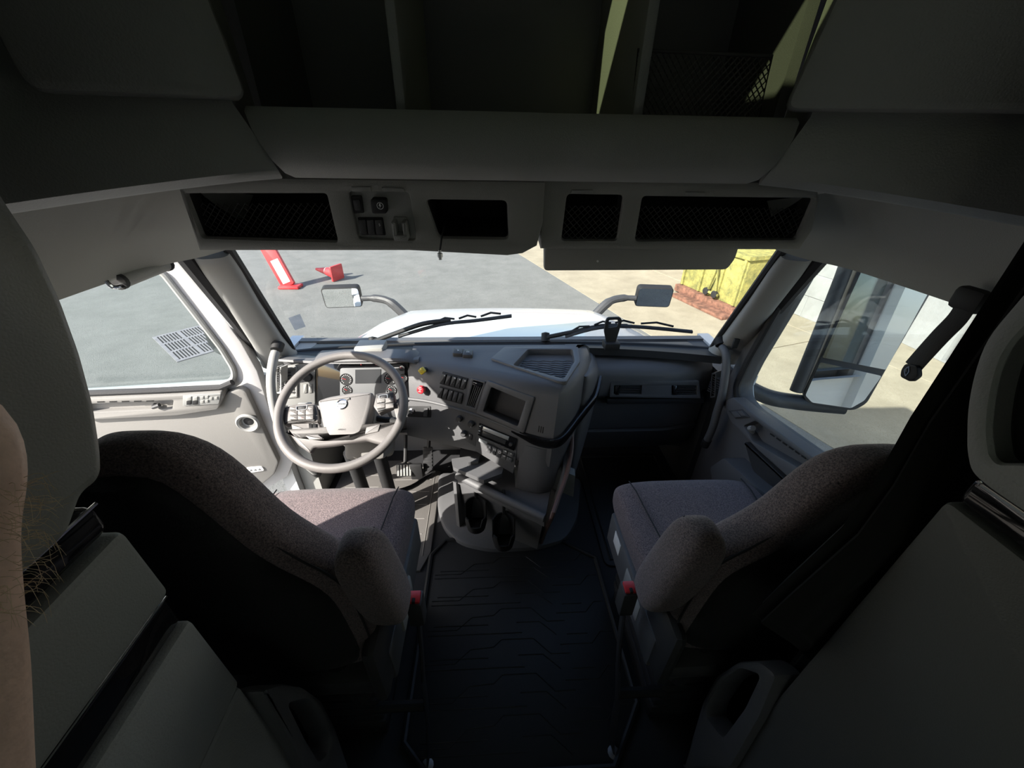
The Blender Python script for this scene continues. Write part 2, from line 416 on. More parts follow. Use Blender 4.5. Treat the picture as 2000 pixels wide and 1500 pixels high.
# white painted masonry wall and roller door
wl = sroot('wall_yard', (6.3, 7.5, GZ), 'white painted masonry wall with peeling paint beyond the paving')
wd = V((6.32-6.09, 6.78-7.68, 0)).normalized(); WP = Pl((6.2, 7.2, GZ), wd, ZU)
g = B(); g.prism(WP, rect(-9, 0, 1.15, 6), -.4, 0); g.done('masonry', 'white_masonry', wl, smooth=0)
for j in range(5):                                        # big block courses, each block slightly proud
    for i in range(-6, 1):
        a0 = i*1.1+(.55 if j % 2 else 0); d = random.uniform(.006, .02)
        a1 = min(a0+1.09, 1.15)
        if a1-a0 < .1: continue
        g = B(); g.prism(WP, rect(a0+.006, j*.42+.005, a1, j*.42+.415), -.01, d, .008)
        g.done('block', 'peeled_masonry' if j >= 3 else 'white_masonry', wl, smooth=0)
bld = thing('warehouse', (8.2, 3.0, GZ), 'white warehouse front with a roller door', 'building')
HP = Pl((7.17, 5.5, GZ), (0, -1, 0), ZU)
g = B(); g.plate(HP, rect(-.6, 0, 9, 6), [rect(.25, 0.01, 4.2, 3.6)], -.5, 0, deep=.12, bev=0); g.done('facade', 'white_masonry', bld, smooth=0)
for k in range(12):
    g = B(); g.prism(HP, rect(.27, .02+k*.3, 4.18, .31+k*.3), -.115, -.07, .012); g.done('door_slat', 'roof_white', bld, smooth=0)
# low dark wall and pale drum at the back of the yard
g = B(); g.rbox((4.2, 13.2, GZ), (9.5, 13.6, GZ+1.1), .03); tag(g.done('low_wall', 'rust', None), 'low dark brown wall at the far end of the concrete paving', 'wall')
dr = thing('drum', (6.2, 12.4, GZ), 'pale plastic drum standing before the low brown wall', 'drum')
g = B(); g.lathe((6.2, 12.4, GZ), ZU, [(0, 0), (.29, 0), (.30, .05), (.30, .3), (.315, .32), (.30, .34), (.30, .85), (.28, .9), (0, .9)]); g.done('barrel', 'roof_white', dr)
g = B(); g.lathe((6.2, 12.4, GZ+.9), ZU, [(0, 0), (.27, 0), (.27, .03), (0, .03)]); g.done('lid', 'matte_black', dr)

# ------------------------------------------------------------------ truck nose
hd = thing('truck_hood', (0, 2.6, .2), 'white sloping truck hood ahead of the windshield', 'hood')
rows = []
for Y, hw, zc in ((1.84, .93, .735), (2.1, .90, .70), (2.5, .86, .63), (2.85, .81, .545), (3.08, .76, .465), (3.22, .71, .38), (3.32, .66, .24), (3.36, .64, .0), (3.36, .63, -.5)):
    row = []
    for k in range(-10, 11):
        s_ = k/10; x = hw*math.copysign(min(1, abs(s_)*1.06), s_)
        drop = .025*s_*s_ + (0 if abs(s_) < .8 else (abs(s_)-.8)**1.5*1.1)
        if abs(s_) > .94: drop = .55
        row.append((x, Y, zc-drop))
    rows.append(row)
g = B(); g.grid(rows); g.done('hood_panel', 'white_paint', hd, smooth=50)
def glass_foot(x): return 1.735-.115*min(1, abs(x)/.965)**2.4
g = B(); g.loft([[V((x, glass_foot(x)+.008, .768)), V((x, 1.83, .737)), V((x, 1.83, .70)), V((x, glass_foot(x)+.008, .70))] for x in [-.96+.12*k for k in range(17)]])
g.done('cowl_grille', 'dark_plastic', hd)
for s in (-1, 1):
    arms = [(s*.74, 2.93, .44), (s*.86, 2.97, .55), (s*.97, 3.0, .575), (s*1.09, 3.0, .575)]
    m_ = thing('hood_mirror', (s*.9, 2.98, .4), 'small square hood mirror on a curved arm, ' + ('seen before the asphalt on the driver side' if s < 0 else 'seen before the concrete on the passenger side'), 'mirror')
    g = B(); g.tube(spline(arms, 5), [.036]*6+[.03]*6+[.022]*4, 10); g.done('arm', 'dark_plastic', m_)
    MP = Pl((s*1.24, 3.0, .58), V((1, -.12*s, 0)), V((0, -.15, 1)))
    out = rnd(rect(-.14, -.085, .14, .085), .03)
    g = B(); g.prism(MP, out, -.06, .0, .004); g.done('housing', 'matte_black', m_)
    g = B(); g.prism(MP, inset(ccw(out), .008), .0, .003); g.done('glass', 'mirror_glass', m_, smooth=0)

# ------------------------------------------------------------------ windshield and wipers
def wsx(u, t):
    """windshield surface: u -1..1 across, t 0..1 up"""
    hw = .965+(.83-.965)*t
    x = hw*u; y = (1.735-.115*abs(u)**2.4)+(1.245-1.735+.02)*t; z = .775+.018*abs(u)**2+(1.445-.775)*t
    return V((x, y, z))
w1 = sroot('window_1', (0, 1.7, .77), 'curved windshield')
g = B(); g.grid([[wsx(k/10, t/6) for k in range(-10, 11)] for t in range(0, 7)]); g.done('windshield_glass', 'clear_glass', w1, recalc=False)
edge = [wsx(k/12, 0) for k in range(-12, 13)]+[wsx(1, t/8) for t in range(1, 9)]+[wsx(-k/12, 1) for k in range(-11, 13)]+[wsx(-1, 1-t/8) for t in range(1, 8)]
g = B(); g.tube(edge, .016, 8, closed=True); g.done('rubber_seal', 'matte_black', w1)
rows = [[wsx(k/14, t)+V((0, -.006, 0)) for k in range(-14, 15)] for t in (-.02, .012)]
r0 = [p+V((0, -.014, 0)) for p in rows[1]]; r1 = [V((p.x*.99, p.y-.10, .812)) for p in rows[1]]; r2 = [p+V((0, -.012, -.03)) for p in r1]
g = B(); g.grid([rows[0], rows[1], r0, r1, r2]); g.done('black_border', 'matte_black', w1)
WS = Pl(wsx(0, 0), XF, wsx(0, 1)-wsx(0, 0))
g = B(); p_ = [wsx(-.80, .2), wsx(-.74, .2), wsx(-.755, .125), wsx(-.81, .125)]
def on_ws(px, py, d=0):
    r = WS.px(px, py); # follow the bowed glass: search along the ray
    dr_ = ray(px, py); lo, hi = .5, 3.
    def gap(s):
        q = CAMP+dr_*s; t_ = (q.z-.775)/(.67); u_ = q.x/(.965-.135*t_)
        return q.y-(1.735-.115*min(abs(u_), 1.2)**2.4-.47*t_)
    for _ in range(40):
        m = (lo+hi)/2
        if gap(m) > 0: hi = m
        else: lo = m
    return CAMP+dr_*(lo+d)
st = B(); st.add([on_ws(*p, -.004) for p in ((563, 621), (586, 613), (597, 638), (576, 645))], [(0, 1, 2, 3)])
tag(st.done('windshield_sticker', 'sticker_film', None, smooth=0), 'blue-grey translucent sticker on the windshield corner', 'sticker')
for i, (x, y, s_) in enumerate(((612, 657, 'DOT'), (622, 661, 'AS-1'), (630, 657, 'LAM'))):
    p = on_ws(x, y, -.004); text(Pl(p, XF, wsx(-.7, 1)-wsx(-.7, 0)), s_, (0, 0), .006, 'print_black', w1, 'glass_mark')
def wiper(arm, blade, label):
    t = thing('wiper', on_ws(*arm[0], .03), label, 'wiper')
    A = [on_ws(x, y, .045) for x, y in arm]; Bl = [on_ws(x, y, .02) for x, y in blade]
    g = B(); g.tube(spline(A, 5), .011, 8); g.done('wiper_arm', 'matte_black', t)
    g = B(); g.tube(spline(Bl, 5), .007, 6, flat=(.012, (0, 1, 0))); g.done('blade', 'black_rubber', t)
    mid = V((Bl[0]+Bl[-1])/2); n_ = len(Bl)
    g = B(); S = spline(Bl, 8)
    for k in range(2, len(S)-4, 5): g.tube([S[k]+V((0, .012, .012)), S[k+2]+V((0, .02, .02)), S[k+4]+V((0, .012, .012))], .005, 6)
    g.done('blade_bridge', 'matte_black', t)
    g = B(); g.lathe(A[0]-V((0, 0, .02)), (0, .5, 1), [(0, 0), (.022, 0), (.02, .04), (0, .045)], 12); g.done('pivot_cap', 'matte_black', t)
wiper([(727, 668), (775, 650), (828, 632), (880, 626)], [(779, 657), (860, 634), (930, 626), (999, 617)], 'black wiper resting on the windshield before the steering wheel')
wiper([(1066, 659), (1120, 648), (1175, 637), (1225, 637)], [(1105, 657), (1170, 640), (1240, 638), (1352, 648)], 'black wiper resting on the windshield before the passenger dash')

# ------------------------------------------------------------------ cab shell
g = B(); g.box((-1.0, -2.1, -.06), (1.0, 1.9, 0)); struct(g.done('floor', 'black_rubber', smooth=0), 'black cab floor')
g = B(); g.box((-1.06, 1.86, -.5), (1.06, 1.9, .74)); struct(g.done('wall_front', 'charcoal_plastic', smooth=0))
g = B(); g.box((-1.1, -2.15, -.5), (1.1, -2.1, 2.45)); struct(g.done('wall_back', 'sleeper_lining', smooth=0))
for s, nm in ((-1, 'wall_left'), (1, 'wall_right')):
    r_ = sroot(nm, (s*1.08, 0, 0))
    x0, x1 = sorted((s*1.06, s*1.12))
    SP_ = Pl((s*1.06, 0, 0), (0, -s, 0), ZU)               # body side with an unseen bunk window, added to brighten the cab
    def fl(q): return [(-s*a, b_) for a, b_ in q]
    g = B(); g.plate(SP_, fl([(-2.15, -.6), (.46, -.6), (.46, 1.45), (1.285, 1.45), (1.30, 1.7), (1.12, 2.1), (.95, 2.45), (-2.15, 2.45)]), [rnd(fl(rect(-2.04, .80, -1.15, 1.80)), .06)], -.06, 0, deep=.06, bev=0, bottom=False); g.done('body_side', 'white_paint', r_, smooth=0)
    g = B(); g.prism(SP_, fl(rect(-2.05, .79, -1.14, 1.81)), -.034, -.03); g.done('added_bunk_pane', 'side_glass', r_, smooth=0)
    g = B(); g.box((x0, 1.46, -.6), (x1, 1.93, .74)); g.done('cowl_side', 'white_paint', r_, smooth=0)
    x2, x3 = sorted((s*.97, s*1.055))
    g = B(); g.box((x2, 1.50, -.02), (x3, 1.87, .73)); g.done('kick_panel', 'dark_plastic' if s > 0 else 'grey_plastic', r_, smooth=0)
    x2, x3 = sorted((s*.9, s*1.06))
    g = B(); g.rbox((x2, .36, -.05), (x3, .51, 1.4), .03); g.done('pillar_post', 'charcoal_plastic', r_)
    x2, x3 = sorted((s*.99, s*1.10))
    g = B(); g.rbox((x2, .42, -.20), (x3, 1.62, -.03), .03); g.done('door_sill', 'white_paint', r_)
    g = B(); g.rbox((x2, .42, -.04), (x3-.02 if s > 0 else x3, 1.6, -.01), .01); g.done('sill_plate', 'grey_plastic', r_)
# fuel-tank step seen below the open door
stp = thing('entry_step', (-1.2, 1.25, -.75), 'white entry step fairing below the open driver door', 'step')
g = B(); g.rbox((-1.36, .55, -.9), (-1.125, 1.75, -.35), .05); g.done('fairing', 'white_paint', stp)
g = B(); g.rbox((-1.37, .6, -.42), (-1.125, 1.6, -.34), .02); g.done('tread', 'steel', stp)
# roof with a tinted skylight; rear hatch is unseen, added to brighten the sleeper
rf = sroot('ceiling', (0, 0, 2.4))
CP = Pl((0, 0, 2.42), XF, YF)
g = B(); g.plate(CP, rect(-1.1, -2.15, 1.1, .97), [rect(-.78, .50, -.38, .68), rect(-.32, .36, -.08, .50), rect(-.35, -1.95, .35, -1.25)], -.04, .0, deep=.04, bev=0, bottom=False); g.done('roof_lining', 'sleeper_lining', rf, smooth=0)
sk = sroot('window_2', (-.5, .73, 2.42), 'tinted roof skylight'); 
for q in ((-.80, .48, -.36, .70), (-.34, .34, -.06, .52), (-.37, -1.97, .37, -1.23)):  # last pane covers the added rear hatch
    g = B(); g.box((q[0], q[1], 2.42), (q[2], q[3], 2.425)); g.done('skylight_pane', 'tint_glass', sk, smooth=0)
g = B()
g.grid([[(x, .96, 2.44) for x in (-1.1, 1.1)], [(x*.99, 1.15, 2.1) for x in (-1.1, 1.1)], [(x*.95, 1.30, 1.7) for x in (-1.1, 1.1)], [(x*.82, 1.29, 1.44) for x in (-1.1, 1.1)]])
g.done('roof_cap', 'white_paint', rf)
g = B()
for s in (-1, 1): g.add([(s*1.1, .3, 1.45), (s*1.1, 1.285, 1.45), (s*.905, 1.29, 1.44), (s*1.1*.95, 1.3, 1.7), (s*1.09, 1.15, 2.1), (s*1.1, .9, 2.44)], [(0, 1, 2, 3, 4, 5)])
g.done('roof_corner', 'white_paint', rf, recalc=False)

# ------------------------------------------------------------------ windshield pillars and header trim
for i, s in enumerate((-1, 1)):
    p_ = sroot('trim_%d' % (i+1), (s*.95, 1.55, .75), 'pillar trim beside the windshield')
    rings = []
    for t_, hw, th in ((0, .075, .05), (.05, .065, .05), (.2, .055, .045), (.5, .05, .04), (.7, .052, .04), (.80, .05, .036)):
        c = wsx(s, t_)+V((s*.045, -.05+.05*t_, 0)); up = (wsx(s, 1)-wsx(s, 0)).normalized()
        ux = V((1, -.35*s, 0)).normalized(); uy = up.cross(ux).normalized()
        rings.append(sring(c, ux, uy, hw, th, 3, 20))
    g = B(); g.loft(rings); g.done('pillar_cover', 'pillar_trim', p_, smooth=60)
    sl_ = [wsx(s, t_)+V((s*.105, -.045, 0)) for t_ in (-.05, .2, .5, .8, .88)]
    g = B(); g.tube(spline(sl_, 4), .026, 8); g.done('door_seal', 'black_rubber', p_)
    sl_ = [wsx(s, t_)+V((s*.14, -.02, 0)) for t_ in (-.1, .2, .5, .8, .88)]
    g = B(); g.tube(spline(sl_, 4), .02, 8); g.done('body_flange', 'white_paint', p_)
    c = wsx(s, .09)+V((s*.01, -.105, 0))
    g = B(); g.lathe(c, (-.2*s, -1, .1), [(0, 0), (.013, 0), (.012, .004), (0, .004)], 16); g.done('screw_cap', 'pillar_trim', p_)
    if s > 0:
        g = B(); c = wsx(s, .18)+V((s*.005, -.1, 0)); g.rbox(c-V((.012, .006, .022)), c+V((.012, .006, .022)), .004); g.done('clip', 'matte_black', p_)
    # header panel over the door
    h_ = sroot('trim_%d' % (i+3), (s*.95, .8, 1.31), 'pale header panel over the ' + ('driver' if s < 0 else 'passenger') + ' door')
    bot = [(s*.985, .28, 1.31), (s*.985, .6, 1.31), (s*.985, 1.0, 1.31), (s*.965, 1.12, 1.312), (s*.90, 1.20, 1.318), (s*.80, 1.24, 1.345)]
    md = [(s*.955, .28, 1.42), (s*.955, .6, 1.42), (s*.94, .92, 1.41), (s*.90, 1.05, 1.405), (s*.82, 1.12, 1.41), (s*.75, 1.16, 1.41)]
    top = [(s*.86, .28, 1.62), (s*.86, .6, 1.61), (s*.80, .90, 1.57), (s*.74, 1.0, 1.52), (s*.68, 1.06, 1.50), (s*.66, 1.1, 1.49)]
    g = B(); g.grid([spline(bot, 4), spline(md, 4), spline(top, 4)]); g.grid([spline(bot, 4), spline([(x+s*.07, y, z+.12) for x, y, z in bot], 4)])
    g.done('header_panel', 'header_trim', h_, smooth=60)
    if s > 0:
        g = B(); g.lathe((s*.875, .72, 1.595), (-1*s, -.3, -.5), [(0, 0), (.012, 0), (.01, .006), (0, .007)], 12); g.done('trim_stud', 'dark_plastic', h_)
# ------------------------------------------------------------------ overhead console over the windshield
def lined_pocket(pl, poly, d, deep, parent, m='void_black', name='pocket_lining'):
    g = B(); p = ccw(poly)
    g.loft([[pl.P(a, b, d) for a, b in p], [pl.P(a, b, d-deep) for a, b in p]], cap=False)
    g.add([pl.P(a, b, d-deep) for a, b in p], [tuple(range(len(p)))]); return g.done(name, m, parent)
def net(pl, poly, sp, r, parent, d=0, slant=1.0):
    """diamond netting clipped to a convex outline"""
    p = ccw(poly); g = B(); m = len(p)
    xs = [q[0] for q in p]; ys = [q[1] for q in p]
    for s in (1, -1):
        dv = V((1, s*slant)).normalized(); nv = V((-dv.y, dv.x))
        pr = [V(q).dot(nv) for q in p]; c = math.ceil(min(pr)/sp)*sp
        while c < max(pr):
            cut = []
            for i in range(m):
                A = V(p[i]); Bq = V(p[(i+1) % m]); da = A.dot(nv)-c; db = Bq.dot(nv)-c
                if da*db < 0: cut.append(A+(Bq-A)*(da/(da-db)))
            if len(cut) == 2:
                q = [pl.P(cut[0].x, cut[0].y, d), pl.P(cut[1].x, cut[1].y, d)]; g.tube(q, r, 3)
            c += sp
    return stuff(g.done('netting', 'net_black', parent, smooth=0))
OC = Pl((0, 1.0, 1.38), XF, V((0, -.02, .15)))
oc = thing('overhead_console', (0, 1.08, 1.38), 'grey overhead console with pockets and switches above the windshield', 'console')
out = [(a, min(b_, .160)) for a, b_ in OC.pts((345, 340), (1064, 340), (1060, 430), (1048, 478), (1020, 493), (990, 497), (800, 487), (394, 487))]
h1 = rnd(OC.pts((366, 376), (640, 376), (662, 470), (400, 462)), .008)
hs = rnd(OC.pts((684, 372), (800, 374), (814, 466), (703, 464)), .010)
h2 = rnd(OC.pts((832, 388), (990, 390), (993, 464), (858, 462)), .012)
g = B(); g.plate(OC, out, [h1, hs, h2], -.20, .012, bev=.007, bottom=False, deeps=[.05, .012, .05]); g.done('console_body', 'overhead_plastic', oc)
OC2 = OC.off(-.012)
out = [(a, min(b_, .160)) for a, b_ in OC2.pts((1058, 340), (1605, 340), (1602, 390), (1588, 450), (1562, 489), (1056, 487))]
h3 = rnd(OC2.pts((1108, 380), (1219, 382), (1206, 470), (1097, 470)), .010)
h4 = rnd(OC2.pts((1256, 384), (1592, 388), (1556, 468), (1241, 471)), .010)
g = B(); g.plate(OC2, out, [h3, h4], -.19, 0, bev=.007, bottom=False, deep=.05); g.done('console_body', 'overhead_plastic', oc)
for pl, h, d in ((OC, h1, .0), (OC, h2, .0), (OC2, h3, -.008), (OC2, h4, -.008)): lined_pocket(pl, h, d-.004, .16, oc)
g = B(); g.prism(OC, inset(ccw(hs), -.003), -.012, .001); g.done('switch_plate', 'grey_plastic', oc)
def clip_net(pl, pts, sp): net(pl, pl.pts(*pts), sp, .0009, oc, -.012)
clip_net(OC, ((385, 400), (650, 400), (662, 470), (400, 462)), .011)
clip_net(OC2, ((1106, 405), (1216, 405), (1206, 470), (1098, 470)), .011)
clip_net(OC2, ((1254, 405), (1585, 410), (1556, 468), (1241, 471)), .011)
for tab in (((690, 362), (726, 362), (728, 371), (691, 371)), ((748, 363), (790, 365), (793, 372), (750, 371))):
    g = B(); g.prism(OC, OC.pts(*tab), .010, .015, .001); g.done('hinge_tab', 'grey_plastic', oc)
for tab in (((1116, 371), (1158, 371), (1157, 378), (1114, 378)), ((1338, 374), (1376, 375), (1374, 382), (1336, 381))):
    g = B(); g.prism(OC2, OC2.pts(*tab), -.002, .003, .001); g.done('hinge_tab', 'grey_plastic', oc)
def opl(poly, d0, d1, m, nm, par=oc, bev=.0015, pl=OC, r=.003):
    g = B(); g.prism(pl, rnd(pl.pts(*poly), r, 3), d0, d1, bev); return g.done(nm, m, par)
s0 = opl(((687, 381), (707, 381), (712, 415), (692, 416)), 0, .006, 'matte_black', 'rocker_switch')
opl(((691, 388), (705, 388), (708, 409), (695, 409)), .006, .010, 'dark_plastic', 'rocker', s0)
fr = opl(((699, 424), (748, 424), (754, 459), (706, 458)), 0, .004, 'matte_black', 'switch_frame')
for k in range(3):
    x = 702+k*15.6; opl(((x, 427), (x+14, 427), (x+17, 456), (x+3.6, 456)), .004, .009, 'dark_plastic', 'switch_key', fr)
text(OC, '5', OC.px(743, 437), .006, 'print_white', fr, 'switch_symbol', .0095)
pk = opl(((727, 384), (757, 385), (759, 413), (730, 413)), 0, .022, 'matte_black', 'power_socket', r=.006, bev=.004)
cc = OC.px(742.5, 402, .022); g = B(); g.plate(OC, circ(cc, .0075, 20), [circ(cc, .0064, 20)], .0215, .0226, deep=.001, bev=0, bottom=False); g.done('socket_ring', 'print_white', pk, smooth=0)
g = B(); g.prism(OC, [(cc[0]-.001, cc[1]+.005), (cc[0]+.002, cc[1]+.005), (cc[0]+.0005, cc[1]+.001), (cc[0]+.003, cc[1]+.001), (cc[0]-.002, cc[1]-.005), (cc[0]-.0005, cc[1]-.0005), (cc[0]-.003, cc[1]-.0005)], .0222, .0228); g.done('flash_symbol', 'print_white', pk, smooth=0)
hk = B(); a, b_ = OC.px(785, 442)
hk.prism(OC, rnd(rect(a-.016, b_-.022, a+.016, b_+.022), .004), 0, .006, .001)
for s in (-1, 1): hk.prism(OC, rnd(rect(a+s*.012-.005, b_-.022, a+s*.012+.005, b_+.018), .002), .004, .032, .003)
hk.prism(OC, rnd(rect(a-.016, b_-.024, a+.016, b_-.010), .003), .004, .034, .003); hk.done('microphone_hook', 'grey_plastic', oc)
# hanging cable with a plug
cb = thing('antenna_cable', at(858, 470, Y=.96), 'short black cable with a metal plug dangling from the overhead pocket', 'cable')
P_ = [at(868, 428, Y=1.03), at(866, 447, Y=1.0), at(863, 462, Y=.966), at(859, 492, Y=.96)]
g = B(); g.tube(spline(P_, 6), .0022, 8); g.done('lead', 'black_rubber', cb)
e = P_[-1]; g = B(); g.lathe(e+V((0, 0, .004)), (0, 0, -1), [(0, 0), (.0035, 0), (.0035, .006), (.0062, .007), (.0062, .016), (.004, .017), (.004, .022), (0, .022)], 6); g.done('plug', 'steel', cb)

# ------------------------------------------------------------------ open shelf above it
sh = thing('overhead_shelf', (0, 1.0, 1.54), 'open overhead shelf with grey front lip and dark compartments', 'shelf')
prof = [(.80, 1.645), (.787, 1.62), (.786, 1.60), (.792, 1.575), (.81, 1.555), (.84, 1.546), (1.05, 1.545), (1.24, 1.60), (1.24, 1.632), (.85, 1.622), (.835, 1.645), (.815, 1.653)]
rings = []
for u in [k/12 for k in range(-12, 13)]:
    rings.append([V((u*(.434+max(0, z-1.545)*.40), y+(.012*math.exp(-((u-.12)/.10)**2) if y < .83 else 0), z)) for y, z in prof])
g = B(); g.loft(rings); g.done('shelf_lip', 'grey_plastic', sh)
SFP = Pl((0, 0, 1.60), XF, YF)
g = B(); g.prism(SFP, [(-.44, .84), (.44, .84), (.50, .94), (.50, 1.21), (-.50, 1.21), (-.50, .94)], 0, .027); g.done('shelf_board', 'charcoal_plastic', sh, smooth=0)
g = B(); g.box((-.55, 1.20, 1.55), (.55, 1.235, 2.3)); g.done('back_board', 'charcoal_plastic', sh, smooth=0)
for x0, x1 in ((-.235, -.218), (.188, .207)):
    g = B(); g.rbox((x0, .845, 1.61), (x1, 1.22, 2.3), .004); g.done('divider', 'cabinet_grey', sh)
for s in (-1, 1):
    x0, x1 = sorted((s*.507, s*.53)); g = B(); g.box((x0, .935, 1.60), (x1, 1.21, 2.285)); g.done('end_board', 'charcoal_plastic', sh, smooth=0)
g = B(); g.prism(Pl((0, 0, 2.28), XF, YF), [(-.44, .82), (.44, .82), (.53, .945), (.53, 1.21), (-.53, 1.21), (-.53, .945)], 0, .02); g.done('top_board', 'charcoal_plastic', sh, smooth=0)
NP = back_plane(.862)
npoly = NP.pts((1246, 98), (1508, 110), (1481, 236), (1231, 232))
pk = net(NP, npoly, .0085, .0013, sh, 0, 1.15)
ring = [NP.P(*q) for q in npoly]; g = B(); g.tube(ring, .003, 6, closed=True); g.done('net_cord', 'net_black', sh)

# ------------------------------------------------------------------ corner cupboards
for s in (-1, 1):
    CL = Pl((s*.437, .80, 1.546), (.867, -.498*s, 0), ZU)
    cc = thing('corner_cupboard', (s*.7, .8, 1.52), 'dark grey overhead corner cupboard above the ' + ('driver' if s < 0 else 'passenger') + ' seat', 'cupboard')
    L = .61; rings = []
    for k in range(0, 13):
        a = s*L*k/12; low = -.075*(k/12)**1.3; up = .088*(1-k/12*.2)
        bl = .012*math.sin(k/12*3.1)
        pr = [(-.14, low+.02), (-.10, low+.004), (-.05, low-.002), (-.02, low+.002), (-.004+bl, low+.014), (bl, low+.04), (bl*.6, up), (-.012, up+.02), (-.02, .78), (-.14, .78)]
        rings.append([CL.P(a+s*max(0, min(b_, .11))*.42*(1-k/12), b_, d) for d, b_ in pr])
    g = B(); g.loft(rings if s > 0 else rings[::-1]); g.done('cupboard_body', 'cabinet_grey', cc, smooth=50)
    if s < 0: q = CL.pts((484, 196), (62, 181), (28, 110)); q = [q[0], q[1], (q[2][0]-.02, .75), (q[0][0]-.08, .75)]
    else: q = CL.pts((1530, 217), (2000, 226)); q = [q[0], (q[1][0]+.1, q[1][1]), (q[1][0]+.1, .75), (q[0][0]+.10, .75)]
    g = B(); g.prism(CL, rnd(q, .02), -.03, .022, .010); g.done('cupboard_door', 'cabinet_grey', cc)

# ------------------------------------------------------------------ visors
vz = thing('sun_visor', at(1250, 500, Y=1.14), 'flat grey sun visor hanging under the overhead console', 'visor')
VP = back_plane(1.14)
g = B(); g.prism(VP, rnd(VP.pts((1062, 470), (1445, 470), (1434, 505), (1418, 526), (1062, 528)), .012), -.008, .008, .006); g.done('visor_board', 'grey_plastic', vz)
p = at(1167, 510, Y=1.13); g = B(); g.lathe(p, (0, -1, 0), [(0, 0), (.003, 0), (.003, .003), (0, .003)], 10); g.done('stud', 'print_white', vz)
g = B(); g.tube([at(1062, 480, Y=1.14)+V((0, 0, .018)), at(1440, 480, Y=1.14)+V((0, 0, .018))], .007, 8); g.done('hinge_rod', 'dark_plastic', vz)
rb = thing('roller_blind', at(280, 535, X=-.985), 'rolled grey side window blind under the driver door header', 'blind')
A = at(238, 549, X=-.985); C_ = at(322, 517, X=-.985)
g = B(); g.tube([A, A+(C_-A)*.5, C_], .017, 14); g.done('blind_roll', 'grey_plastic', rb)
for e0, e1 in ((A+V((0, -.012, 0)), A), (C_, C_+V((0, .01, 0)))):
    g = B(); g.tube([e0, e1], .019, 14); g.done('end_cap', 'matte_black', rb)
g = B(); g.tube(spline([A+V((.0, -.04, .012)), A+V((.004, -.035, -.004)), A+V((.004, -.01, -.008))], 5), .005, 8); g.done('bracket', 'chrome', rb)

# ------------------------------------------------------------------ passenger door (closed)
d2 = sroot('door_2', (1.0, 1.0, -.15), 'closed passenger door')
DR = Pl((1.0, 1.0, .8), (0, -1, 0), ZU)
fw = DR.pts((1583, 492), (1520, 604), (1462, 706), (1440, 752), (1441, 775), (1458, 798), (1612, 912))
sill = fw[-1]; rear = (.53, sill[1]+ (fw[-1][1]-fw[-2][1])/(fw[-1][0]-fw[-2][0])*(.53-sill[0])*.6)
hole = [(q[0], q[1]) for q in fw]+[rear, (.53, .55)]
hole[0] = (hole[0][0], .55)
out = [(-.50, -.93), (-.50, -.05), (fw[3][0]-.07, fw[3][1]), (fw[0][0]-.09, .58), (.56, .58), (.56, -.93)]
g = B(); g.plate(DR, out, [rnd(hole, .02, 3)], -.07, 0, deep=.07, bev=.004, bottom=False); g.done('door_body', 'charcoal_plastic', d2)
o_out = B(); o_out.plate(DR, out, [[(min(a, .548), min(b_, .572)) for a, b_ in inset(ccw(rnd(hole, .02, 3)), -.04)]], -.10, -.071, deep=.03, bev=0, bottom=False); o_out.done('door_skin', 'white_paint', d2)
ring = [DR.P(a, b_, .004) for a, b_ in rnd(hole, .02, 4)]
g = B(); g.tube(ring, .014, 8, closed=True); g.done('window_seal', 'black_rubber', d2)
g = B(); g.prism(DR, hole, -.052, -.048); g.done('window_glass', 'side_glass', d2, smooth=0)
AR = DR.off(.05)
aro = AR.pts((1408, 782), (1432, 776), (1462, 802), (1640, 930), (1625, 985), (1590, 978), (1480, 880), (1428, 826))
hol = rnd(AR.pts((1452, 832), (1474, 822), (1600, 916), (1566, 918), (1470, 862)), .008)
g = B(); g.plate(AR, rnd(aro, .01), [hol], -.05, 0, deep=.04, bev=.006); g.done('armrest', 'charcoal_plastic', d2)
sw = B(); sw.prism(AR, rnd(AR.pts((1424, 802), (1450, 799), (1466, 815), (1438, 818)), .004), 0, .004, .001); sw = sw.done('switch_panel', 'dark_plastic', d2)
for q in (((1430, 804), (1441, 803), (1449, 814), (1438, 816)), ((1443, 803), (1451, 802), (1459, 812), (1451, 813))):
    g = B(); g.prism(AR, AR.pts(*q), .004, .007, .001); g.done('window_switch', 'charcoal_plastic', sw)
g = B(); g.tube(spline([AR.P(*AR.px(1462, 845), -.02), AR.P(*AR.px(1464, 838), .0), AR.P(*AR.px(1474, 836), .006)], 4), [.008]*5+[.011]*4, 8); g.done('door_handle', 'pillar_trim', d2)
for k in range(9):
    x = 1505+k*12.2; y = 846+k*8.6
    q = AR.pts((x, y), (x+8, y+5.5), (x+7, y+7.5), (x-1, y+2)); g = B(); g.prism(AR, q, -.001, .0012); g.done('defrost_slot', 'void_black', d2, smooth=0)
LP_ = DR.off(.03)
g = B(); g.prism(LP_, rnd(LP_.pts((1452, 862), (1472, 878), (1560, 962), (1520, 975), (1492, 965), (1466, 912)), .01), -.03, .0, .008); g.done('panel_inlay', 'dark_plastic', d2)
LQ = DR.off(.09)
g = B(); g.prism(LQ, rnd(LQ.pts((1384, 912), (1412, 893), (1470, 945), (1525, 985), (1568, 968), (1640, 1100), (1420, 1100)), .02), -.09, .0, .012); g.done('door_pocket', 'charcoal_plastic', d2)

